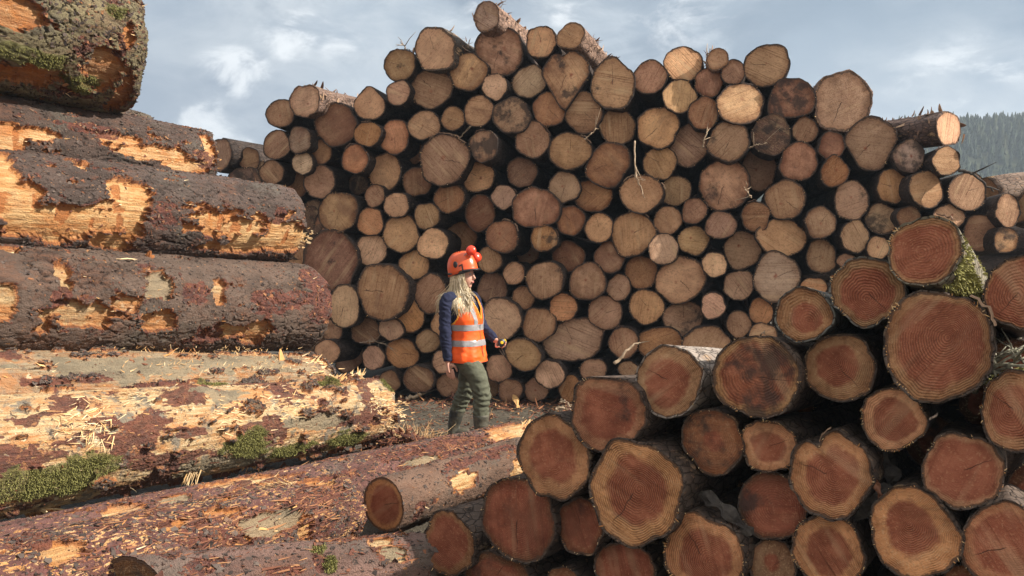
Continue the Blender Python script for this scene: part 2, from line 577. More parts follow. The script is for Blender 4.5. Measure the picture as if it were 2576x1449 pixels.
def sawn_log(name, label, cat, group, P, axis, rx, ry, rot=0, shape=(), L=4.0, taper=.9, tilt=(0, 0), seed=0,
             tint=(1, 1, 1), heart=0.0, ringk=.25, streak=.4, ang=0.0, stain=.3, dirt=.2, spacing=.009, edgek=1.0,
             barkcol=(.10, .075, .062), flake=.3, nth=44, nr=7, rings=None, thick=.035, amp=.02, fringe=0, curl=0, bumpamp=0.0, pith=None):
    rs = np.random.RandomState(1000 + seed)
    a = unit(axis)
    z = -a
    y = unit(np.array([0, 0, 1.0]) - z * z[2])
    x = np.cross(y, z)
    root = thing(name, label, cat, frame4(x, y, z, P), group)
    th = np.arange(nth) * 2 * math.pi / nth
    er = outline(th, rx, ry, rot, shape, rs)
    ex, ey = er * np.cos(th), er * np.sin(th)
    Rm = math.sqrt(rx * ry)
    if pith is None:
        pith = rs.uniform(-.26, .26, 2)
    c = np.array([pith[0] * rx, pith[1] * ry])
    # face
    rho = np.concatenate([[0.0], np.linspace(0, 1, nr + 1)[1:] ** .8])
    V, rad = [[c[0], c[1], 0]], [0.0]
    for q in rho[1:]:
        for X, Y in zip(ex, ey):
            V.append([c[0] * (1 - q) + X * q, c[1] * (1 - q) + Y * q, 0])
            rad.append(q)
    V = np.array(V)
    zt = tilt[0] * V[:, 0] + tilt[1] * V[:, 1]
    V[:, 2] = zt + Rm * .02 * fbm(V * (3 / Rm) * .6 + seed * 3.1, 3, 5) + bumpamp * fbm(V * 30 + seed, 2, 9)
    F = [(0, 1 + j, 1 + (j + 1) % nth) for j in range(nth)]
    for i in range(nr - 1):
        b = 1 + i * nth
        F += [(b + j, b + nth + j, b + nth + (j + 1) % nth, b + (j + 1) % nth) for j in range(nth)]
    zedge = V[1 + (nr - 1) * nth:, 2].copy()
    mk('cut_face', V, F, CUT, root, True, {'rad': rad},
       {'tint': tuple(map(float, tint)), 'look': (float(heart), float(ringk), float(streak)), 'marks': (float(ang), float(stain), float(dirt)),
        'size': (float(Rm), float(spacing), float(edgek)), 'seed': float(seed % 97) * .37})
    # bark
    sl = rings if rings is not None else [0, .03, .09, .2, .45, .9, 1.6, 2.6, L]
    sl = [q for q in sl if q < L] + [L]
    T = []
    prof = [(0.985, -.004, 0)] + [(1.0, 0, q) for q in sl]
    for k, (f, dz, s) in enumerate(prof):
        tp = 1 - (1 - taper) * s / L
        base = er * f
        if k == 0:
            T.append(np.stack([ex * f, ey * f, zedge + dz], -1))
            continue
        q3 = np.stack([np.cos(th) * Rm * 9, np.sin(th) * Rm * 9, np.full(nth, s * 3.0 + seed * 2.3)], -1)
        th_ = thick * Rm * 1.6 * (.75 + .9 * fbm(q3, 3, 3)) + .003
        dev = amp * fbm(q3 * .4, 3, 11) * (1 if s > .3 else s / .3)
        rr = (base * tp + th_ + dev * 1.0) / er
        zz = zedge * max(0, 1 - s / .5) - s
        if k == 1:
            zz = zedge + .004 + .012 * fbm(q3 * 2.0, 2, 21) * (1 + 2 * curl)
        T.append(np.stack([ex * rr, ey * rr, zz], -1))
    T = np.concatenate(T)
    n = len(prof)
    Fq = [tuple(q[::-1]) for q in grid_quads(n, nth)]
    Fq.append(tuple(range((n - 1) * nth, n * nth)))
    mk('trunk', T, Fq, BARK, root, True, None, {'barkcol': tuple(map(float, barkcol)), 'flake': float(flake), 'seed': float(seed % 89) * .41})
    # torn fibres round the rim
    if fringe:
        S = Soup()
        tc = rs.uniform(0, 6.28, 6)
        for _ in range(fringe):
            t = rs.uniform(0, 6.283)
            if rs.rand() < .75:
                t = rs.choice(tc) + rs.normal(0, .16)
            j = int(t / 6.2832 * nth) % nth
            o = np.array([math.cos(t), math.sin(t), 0])
            p = np.array([ex[j], ey[j], zedge[j]]) * 1.0 + o * Rm * rs.uniform(-.03, .03)
            d = o * rs.uniform(.4, 1) + np.array([0, 0, rs.uniform(.1, .9)]) + rs.normal(0, .45, 3)
            S.shard(p, d, [0, 0, 1], Rm * .09 * rs.rand() ** 2 + .004, Rm * rs.uniform(.006, .022) + .0008, .4, rs.uniform(.2, .95), rs.uniform(-.3, .5))
        S.build('fringe', SPLINT, root)
    if curl:                                    # loose strip of bark standing proud of the rim
        for _ in range(int(curl)):
            S = Soup()
            t0 = rs.uniform(.15, 1.9)
            span = rs.uniform(.35, .9)
            m_ = 9
            V2 = []
            for i in range(m_):
                t = t0 + span * i / (m_ - 1)
                j = int(t / 6.2832 * nth) % nth
                lift = Rm * (.05 + .05 * math.sin(i * 1.9 + seed)) * (.5 + .5 * math.sin(math.pi * i / (m_ - 1))) + rs.uniform(0, .006)
                rr = 1 + (lift * .6 + .01) / Rm
                w = Rm * rs.uniform(.05, .14)
                for s_, r2 in ((0.008, rr), (-w, rr + .02), (-w, rr - .01), (0.008, rr - .03)):
                    V2.append([ex[j] * r2, ey[j] * r2, zedge[j] + s_])
            F2 = [tuple(q) for q in grid_quads(m_, 4)] + [(0, 1, 2, 3), tuple(range(4 * m_ - 4, 4 * m_))[::-1]]
            S.add(V2, F2, rs.uniform(.45, .95) if Rm > .12 and not fringe < 13 else rs.uniform(.3, .7))
            S.build('bark_curl', FLAKE, root)
    return root, er, x, y, z


# ---- the far stack, listed face by face: tile, centre, half sizes, turn, outline, look, landmark phrase
TILE = {'A': (900, 0, 1.811), 'B': (1700, 0, 1.811), 'C': (2500, 0, 1.811), 'D': (3100, 350, 2.415), 'E': (900, 600, 1.449),
        'F': (1800, 700, 1.811), 'G': (2500, 600, 1.811), 'H': (0, 0, 2576 / 3840.0)}
FAR = [
 ('A',1675,112,82,100,0,'','gTs',''), ('A',1320,335,135,135,0,'p-45.08 p120.05 f-150.86','T','the large top log with grey bark'),
 ('A',1085,440,102,105,0,'','ct',''), ('A',1300,600,135,132,20,'','',''), ('A',1550,490,125,120,-20,'','m',''),
 ('A',1730,588,80,88,0,'','p',''), ('A',1075,630,80,80,0,'','',''), ('A',440,685,97,105,0,'','T','the log whose long sunlit bark slopes back'),
 ('A',275,770,92,92,0,'','dM','the skyline log at the very end of the stack'), ('A',650,845,138,140,-30,'','r',''), ('A',880,715,100,98,0,'p92.16','','the teardrop log end'),
 ('A',1250,850,105,95,0,'','',''), ('A',1445,805,75,80,0,'','',''), ('A',1620,755,100,100,0,'','',''), ('A',865,910,88,82,0,'','oc',''),
 ('A',1050,930,98,112,0,'','r',''), ('A',250,985,87,95,0,'','d',''), ('A',405,950,73,88,0,'','g',''), ('A',425,1108,67,75,0,'','pgs',''),
 ('A',555,1030,65,80,0,'','d',''), ('A',65,1085,68,80,0,'','dv',''), ('A',215,1170,80,78,0,'','d',''), ('A',370,1255,90,90,0,'','dz',''),
 ('A',540,1235,105,105,0,'','n',''), ('A',780,1080,90,92,0,'','roc',''), ('A',985,1165,105,122,0,'','n',''), ('A',805,1250,70,65,0,'','Kz',''),
 ('A',915,1330,65,75,0,'','d',''), ('A',1190,1040,62,70,0,'','dz',''), ('A',1385,1085,162,168,0,'f-170.94','Cs','the big log end with a torn golden top rim'),
 ('A',1655,990,95,100,0,'','kc','the half blackened log end with a pale upper rim'), ('A',1615,1200,110,100,0,'','',''), ('A',1200,1235,92,95,0,'','d',''),
 ('A',1420,1345,98,98,0,'','r',''), ('H',829,577,36,55,0,'','dz',''),
 ('B',310,345,163,150,-15,'p-60.06','m','the broad top log end with a dark stain below its middle'), ('B',595,285,98,106,0,'','s',''), ('B',797,245,88,86,0,'','TS',''),
 ('B',762,505,156,160,0,'n97.16 p-95.24 f-150.86 f-35.86','m','the heart shaped log end'), ('B',515,555,108,108,0,'','g',''), ('B',650,745,105,114,0,'p110.06','r',''),
 ('B',885,765,118,140,0,'','',''), ('B',1080,578,148,160,0,'p90.05 f-130.9','s',''), ('B',395,785,118,118,0,'','k',''), ('B',535,945,112,124,0,'','nc',''),
 ('B',790,1025,137,122,0,'','nc',''), ('B',1113,860,117,122,0,'','ls',''), ('B',1050,1115,132,142,-40,'p45.08 p-75.10 p-150.07','r','the blunt wedge of a log end leaning right'),
 ('B',1390,865,142,132,25,'','',''), ('B',1335,525,108,112,0,'f-90.95','d',''), ('B',1562,435,120,118,0,'','ls',''), ('B',1538,655,108,112,0,'','ls',''),
 ('B',465,1170,102,95,0,'','d',''), ('B',755,1270,102,100,0,'','p',''), ('B',945,1330,132,104,-12,'','r',''),
 ('B',1275,1315,145,122,0,'','CF','the log end with a ragged rim and a twig hanging over it'), ('B',1403,1105,112,108,0,'','n',''),
 ('B',1592,985,132,128,50,'p70.14 p-90.12 f160.80','gds','the dark wedge shaped log end'), ('B',1510,1295,98,102,0,'','',''), ('F',0,180,98,118,0,'','rd',''), 
 ('F',160,70,78,80,0,'','pc',''), ('F',375,140,142,138,0,'n75.06 p-25.14 p-155.10 f-90.92','r','the bell shaped log end'),
 ('C',345,402,70,72,0,'','S',''), ('C',450,490,78,80,0,'','d',''), ('C',285,560,95,95,0,'','r',''), ('C',680,445,150,138,0,'f-40.95','s','the large round top log above the gap'),
 ('C',500,705,148,142,0,'','lH','the log end split into bright streaked half and brown half'), ('C',250,768,102,105,0,'','rs',''),
 ('C',852,668,150,126,0,'p-140.12 p-35.06 p130.08 f-90.97','rb','the boxy log end with a dark hollow'), ('C',1190,690,186,194,0,'f-100.96 p20.04','S','the huge pale log end on the skyline'),
 ('C',710,915,130,130,0,'','K','the blackened log end'), ('C',940,885,82,88,0,'','n',''), ('C',1120,990,85,90,0,'','nr',''),
 ('C',1385,978,170,172,0,'f-150.82 f-25.86 w90.03','','the shield shaped log end'), ('C',420,960,137,130,0,'','s',''), ('C',625,1150,118,140,0,'','z',''),
 ('C',895,1100,120,130,0,'p90.04','r',''), ('C',1140,1172,92,94,0,'p90.12','ro',''), ('C',1645,1060,104,106,0,'','kg','the black mould covered log end'),
 ('C',390,1260,172,160,0,'f175.95 p60.07','m','the massive log end with a reddish left band'), ('G',805,268,130,132,0,'','',''), ('G',1255,275,122,130,0,'','lb',''),
 ('C',1530,1265,108,114,0,'','lo','the bright orange log end'), ('D',1105,320,152,146,0,'f-40.93','slX','the log lying askew with its bark toward us'), ('D',1085,612,124,132,0,'','lc',''),
 ('D',900,868,165,162,20,'','ln',''), ('D',1275,890,185,165,0,'','lsF','the log end with level saw lines on the slope'), ('D',1110,1120,145,115,0,'','l',''),
 ('D',745,1130,105,105,0,'','d',''), ('D',1640,1062,116,144,0,'','lH',''), ('D',1385,1262,140,160,0,'','dn',''), ('D',1625,1330,104,115,0,'','k',''),
 ('E',535,285,100,103,0,'p140.10 p35.08 p-120.06','m','the boxy two tone log end with a red brown band'), ('E',850,245,68,65,0,'','',''), ('E',708,335,72,72,0,'','o',''),
 ('E',875,400,97,97,0,'','',''), ('E',1015,305,68,68,0,'','',''), ('E',1048,455,82,82,0,'','pn','the pale log end with crisp rings by the helmet'),
 ('E',405,310,60,92,0,'','Kz',''), ('E',492,545,146,152,0,'','dr','the huge shaded log end beside the third big trunk'), ('E',715,490,82,82,0,'','p',''),
 ('E',945,570,80,80,0,'','',''), ('E',780,718,136,146,-15,'p125.06 f-20.94','','the large boxy log end left of the vest'), ('E',565,795,80,118,5,'','p','the tall pale oval log end'),
 ('E',1040,728,86,105,0,'','n',''), ('E',925,845,77,90,0,'','o',''), ('E',495,925,58,60,0,'','',''), ('E',685,930,77,70,0,'','d',''),
 ('E',820,920,65,58,0,'','p',''), ('E',475,1040,68,60,0,'','',''), ('E',596,1082,88,58,35,'','dz',''), ('E',725,1075,62,62,0,'','pn',''),
 ('E',880,1050,86,80,0,'','o',''), ('E',1020,985,62,62,0,'','',''), ('E',1090,890,50,62,0,'','',''), ('E',1105,1095,56,64,0,'','',''),
 ('E',812,1205,58,56,0,'','d',''), ('E',970,1192,82,70,0,'','ds',''), ('E',1130,1222,62,60,0,'','d',''), ('E',398,945,46,60,0,'','dz',''),
 ('E',333,1038,40,40,0,'','dz',''), ('E',445,838,42,58,0,'','dz',''), ('E',1200,420,80,80,0,'','dz',''), ('E',1355,542,64,70,0,'','',''),
 ('E',308,488,60,50,0,'','Kz',''), ('H',645,437,40,30,0,'','Kv',''),
 ('F',150,340,108,108,0,'','Cr','the log end with a bright peeled rim above the helmet'), ('F',435,350,86,90,0,'','co',''), ('F',320,448,78,80,0,'','dz',''), ('F',615,230,95,95,0,'','r',''),
 ('F',808,280,92,97,0,'','',''), ('F',600,475,103,102,0,'','r',''), ('F',1038,318,152,136,15,'p-120.08','c','the broad pale log end over the middle'), ('F',878,480,98,105,0,'','H',''),
 ('F',1275,230,92,95,0,'','',''), ('F',1455,165,82,85,0,'','dc',''), ('F',1635,262,104,90,0,'','d',''), ('F',1450,365,100,97,0,'','l',''),
 ('F',1246,425,97,102,0,'','lps','the pale coarse streaked log end'), ('F',230,588,72,75,0,'','',''), ('F',440,635,122,125,0,'','n',''),
 ('F',85,690,100,105,0,'','d',''), ('F',730,645,118,127,0,'','n',''), ('F',942,685,80,85,0,'','',''), ('F',1095,580,108,108,0,'','o',''),
 ('F',1360,632,172,146,20,'','','the big smooth bean shaped log end'), ('F',295,755,75,75,0,'','d',''), ('F',140,900,134,140,0,'','p','the large pale log end behind the forearm'),
 ('F',400,935,112,110,0,'','b',''), ('F',565,820,92,95,0,'','o',''), ('F',850,855,115,112,0,'','',''), ('F',1130,815,114,116,0,'','',''),
 ('F',1380,895,127,120,0,'','bl',''), ('F',630,1045,196,142,10,'f-5.93 p38.12 f-95.95 p170.02','ps','the biggest log end near the ground with one straight side'), ('F',975,1060,97,104,0,'','c',''),
 ('F',1222,1068,155,110,0,'','o',''), ('F',1540,1072,156,122,0,'f-60.9','lH','the half sunlit log end peeping over the front pile'), ('F',292,1140,122,102,-33,'','','the tilted oval log end behind the tape measure'),
 ('F',128,1235,85,92,0,'','',''), ('F',475,1275,93,94,0,'','pn',''), ('F',770,1248,85,82,0,'','d',''), ('F',1005,1240,68,52,0,'','',''),
 ('F',205,1385,78,78,0,'','d',''), ('F',380,1380,82,76,0,'','d',''), ('F',610,1370,72,90,0,'','o',''), ('F',75,1368,52,70,0,'','dz',''), ('H',742,642,44,44,0,'','dz',''), ('H',700,560,44,44,0,'','Kz',''), ('H',612,462,42,40,0,'','Kv',''), ('H',775,560,30,40,0,'','Kz',''), ('H',690,500,40,36,0,'','Kz',''), ('H',800,880,36,34,0,'','Kz',''), ('H',770,760,40,40,0,'','Kz',''),
 ('G',605,385,95,98,0,'','rc',''), ('G',785,530,156,126,0,'p100.05 p175.08','lF','the log end with a scalloped sunlit upper rim'), ('G',1045,425,100,105,0,'','',''),
 ('G',1050,655,100,110,0,'','',''), ('G',325,710,80,85,0,'','p',''), ('G',515,612,123,124,0,'','',''), ('G',745,795,154,160,10,'p-60.03','g','the large grey log end'),
 ('G',490,850,102,98,0,'','p',''), ('G',315,990,82,85,0,'','p',''), ('G',640,1030,82,85,0,'','o',''), ('G',490,1115,85,85,0,'','',''),
 ('G',655,1185,92,75,0,'','l',''), ('G',1000,862,92,62,0,'','lo',''), ('G',1215,685,60,46,0,'','d',''), ('G',1280,520,98,110,0,'','ls',''),
 ('G',1435,598,80,76,0,'','l',''), ('G',1460,400,104,100,0,'','gks','the grey streaked log end with black mould'),
]
FAR_AXIS0, FAR_T = R_(14), 8.88
FN = np.array([math.sin(FAR_AXIS0), math.cos(FAR_AXIS0), 0])


def plane_hit(px, py, n, t):
    d = ray(px, py)
    o = np.array([0, 0, CAM_H])
    k = (t - o @ n) / (d @ n)
    return o + d * k


def px_scale(P, v):
    e = 1e-3
    return np.linalg.norm(project(P + v * e) - project(P)) / e


def parse_shape(s):
    out = []
    for w in s.split():
        k, r = w[0], w[1:]
        i = r.index('.', 1)
        out.append((k, float(r[:i]), float(r[i:])))
    return out


far = []
for i, (tl, cx, cy, rx, ry, rot, shp, fl, lm) in enumerate(FAR):
    ox, oy, sc = TILE[tl]
    if tl == 'H':
        px, py, hx, hy = cx, cy, rx, ry
    else:
        k = 2576 / 3840.0
        px, py, hx, hy = (cx / sc + ox) * k, (cy / sc + oy) * k, rx / sc * k, ry / sc * k
    far.append(dict(i=i, px=px, py=py, hx=hx, hy=hy, rot=rot, shp=parse_shape(shp), fl=fl, lm=lm))
far.append(dict(i=len(FAR), px=555, py=389, hx=26, hy=40, rot=0, shp=[], fl='dv', lm=''))

# labels: landmarks are named by their own look, the rest by the landmark they sit nearest to
LMF = {'large': 34, 'mid': 24}


def sizeword(e):
    r = math.sqrt(e['hx'] * e['hy'])
    return 'large' if r > 48 else 'mid-sized' if r > 34 else 'small'


def lookword(e):
    f = e['fl']
    w = []
    if 'K' in f: w.append('blackish')
    elif 'k' in f: w.append('mould darkened')
    elif 'o' in f: w.append('orange tan')
    elif 'g' in f: w.append('greyish')
    elif 'p' in f: w.append('pale')
    elif 'r' in f: w.append('reddish')
    elif 'd' in f: w.append('shaded brown')
    else: w.append('tan')
    if e['hx'] / e['hy'] > 1.25 and not e['shp']: w.append('oval')
    return ' '.join(w)


DIRS = [(0, 'right of'), (45, 'above right of'), (90, 'above'), (135, 'above left of'), (180, 'left of'), (225, 'below left of'), (270, 'below'), (315, 'below right of')]


def make_labels():
    lms = [e for e in far if e['lm']]
    cand = []
    for L in lms:
        for dg, phr in DIRS:
            inside = []
            for e in far:
                if e is L:
                    continue
                dx, dy = e['px'] - L['px'], -(e['py'] - L['py'])
                a = (math.degrees(math.atan2(dy, dx)) - dg + 180) % 360 - 180
                if abs(a) <= 22.5:
                    inside.append((math.hypot(dx, dy), e))
            inside.sort(key=lambda q: q[0])
            for rank, (d, e) in enumerate(inside[:6]):
                if not e['lm']:
                    cand.append((d + rank * 60, rank, e, phr, L))
    cand.sort(key=lambda q: q[0])
    for c, rank, e, phr, L in cand:
        if 'label' in e:
            continue
        o = ('', 'second ', 'third ', 'fourth ', 'fifth ', 'sixth ')[rank]
        short = L['lm'][4:]
        tail = f"{'next' if not o else o.strip()} {phr} the {short}"
        for head in (f"{sizeword(e)} {lookword(e)} log, ", f"{lookword(e).split()[-1]} log, ", 'log ', ''):
            if len((head + tail).replace('-', ' ').split()) <= 16:
                break
        e['label'] = head + tail
    for e in far:
        if e['lm']:
            e['label'] = e['lm'][4:] + (' in the far stack' if len(e['lm'].split()) < 12 else '')


make_labels()
far[0]['label'] = 'topmost log of the far stack, small grey face, pinkish peeling bark'
far[-1]['label'] = 'dark log at the far left end, half hidden behind a torn big trunk'
for e in far:
    e.setdefault('label', f"{sizeword(e)} {lookword(e)} log deep in the far stack")
    w = e['label'].split()
    if len(w) > 16:
        e['label'] = ' '.join(w[:16])

SUNW = (1, 1, 1)
FARLOG = {}
for e in far:
    i, f = e['i'], e['fl']
    rs = np.random.RandomState(300 + i)
    off = rs.uniform(-.10, .16)
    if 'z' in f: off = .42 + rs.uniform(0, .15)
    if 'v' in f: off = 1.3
    if 'C' in f or 'c' in f: off = rs.uniform(-.16, 0)
    if 'T' in f: off = rs.uniform(-.1, .0)
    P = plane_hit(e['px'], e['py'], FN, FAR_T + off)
    yaw = FAR_AXIS0 + R_(rs.uniform(-2.2, 2.2))
    pit = R_(rs.uniform(-1.2, 1.2))
    L = 4.0 + rs.uniform(-.3, .5)
    ex = {}
    if 'T' in f:
        if i == 0: yaw, pit, L = R_(24), R_(-4.0), 4.2
        elif tuple(e['fl']) == tuple('TS'): yaw, pit, L = R_(26), R_(-7.0), 3.2
        elif i == 7: yaw, pit, L = R_(23), R_(2.0), 4.4
        else: yaw, pit = R_(24), R_(-1.0)
    if 'X' in f: yaw, pit, L = R_(-22), R_(3.0), 4.0
    if e['px'] > 2050 and 'X' not in f: yaw -= R_(3 + 3 * rs.rand())
    if 'v' in f: yaw += R_(8)
    if e is far[-1]: yaw, off = R_(40), 1.3
    ax = np.array([math.sin(yaw) * math.cos(pit), math.cos(yaw) * math.cos(pit), math.sin(pit)])
    z = -ax
    y = unit(np.array([0, 0, 1.0]) - z * z[2])
    x = np.cross(y, z)
    rx, ry = 1.035 * e['hx'] / px_scale(P, x), 1.035 * e['hy'] / px_scale(P, y)
    tilt = (rs.uniform(-.02, .03), rs.uniform(-.04, .04))
    if 'l' in f: tilt = (-.24 - .1 * rs.rand(), rs.uniform(-.12, -.02))
    g = rs.choice([rs.uniform(.68, .95), rs.uniform(.95, 1.40)], p=[.36, .64]) * 1.12
    t = np.array([g * rs.uniform(.96, 1.06), g, g * rs.uniform(.88, 1.18)])
    stain, dirt, ringk, streak = rs.uniform(.15, .7), rs.uniform(.05, .5), rs.uniform(.05, .3), rs.uniform(.3, .9)
    if 'p' in f: t = t * np.array([1.22, 1.28, 1.4]); stain *= .4; dirt *= .3
    if 'r' in f: t = t * np.array([.92, .78, .76]); stain += .35
    if 'd' in f: t = t * np.array([.72, .68, .72]); stain += .15
    if 'o' in f: t = t * np.array([1.15, .98, .78])
    if 'g' in f: t = t * np.array([.86, .98, 1.2]); dirt += .2
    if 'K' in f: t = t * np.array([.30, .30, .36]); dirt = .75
    if 'k' in f: dirt = .78; t = t * .85
    if 'm' in f: stain, dirt = .85, .55
    if 'b' in f: dirt += .35
    if 's' in f: streak = 1.0
    if 'n' in f: ringk = .75
    if 'H' in f: stain = 1.0
    if 'l' in f: streak = max(streak, .6); stain *= .6
    bc = np.array([.085, .066, .058]) * rs.uniform(.7, 1.2)
    flake, rings_, nth = .25, None, 40
    if 'T' in f or 'S' in f or 'X' in f:
        bc = np.array([.34, .225, .17]) if ('S' in f or i in (0,)) else np.array([.25, .17, .135])
        if 'X' in f: bc = np.array([.17, .12, .105])
        if i == 1: bc = np.array([.15, .125, .105])
        flake, nth = .9, 60
        rings_ = list(np.concatenate([[0, .02], np.linspace(.05, 4.4, 70)]))
    cat = 'log'
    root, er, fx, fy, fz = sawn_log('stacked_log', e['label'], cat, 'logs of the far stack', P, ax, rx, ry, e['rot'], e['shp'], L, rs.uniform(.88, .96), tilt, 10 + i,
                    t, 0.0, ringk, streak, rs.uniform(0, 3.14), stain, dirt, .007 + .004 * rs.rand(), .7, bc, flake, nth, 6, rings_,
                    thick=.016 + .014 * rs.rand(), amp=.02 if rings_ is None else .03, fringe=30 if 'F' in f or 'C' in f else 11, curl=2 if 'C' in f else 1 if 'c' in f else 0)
    e.update(P=P, x=fx, y=fy, z=fz, rx=rx, ry=ry, root=root, L=L, ax=ax)
    if rings_ is not None and flake > .5:       # loose bark flakes standing off the visible long logs
        S = Soup()
        for _ in range(150):
            s, a = rs.uniform(0, min(L, 3.2)), rs.uniform(-.6, 3.3)
            o = np.array([math.cos(a), math.sin(a), 0])
            rr = (1.02 + rs.uniform(0, .05)) * (rx * ry / math.sqrt((ry * o[0]) ** 2 + (rx * o[1]) ** 2)) * (1 - .08 * s / L)
            d = np.array([-o[1], o[0], 0]) * rs.choice([-1, 1]) + o * rs.uniform(.1, 1.1) + np.array([0, 0, rs.normal(0, .6)])
            S.shard(o * rr + np.array([0, 0, -s]), d, o, rs.uniform(.03, .11), rs.uniform(.012, .05), .12, rs.uniform(.3, 1), rs.uniform(-.4, .6))
        S.build('bark_flake', FLAKE, root)

# ---- the near pile of red-hearted logs
NEAR_AX0, NEAR_T = R_(33), 3.11
NN = np.array([math.sin(NEAR_AX0), math.cos(NEAR_AX0), 0])
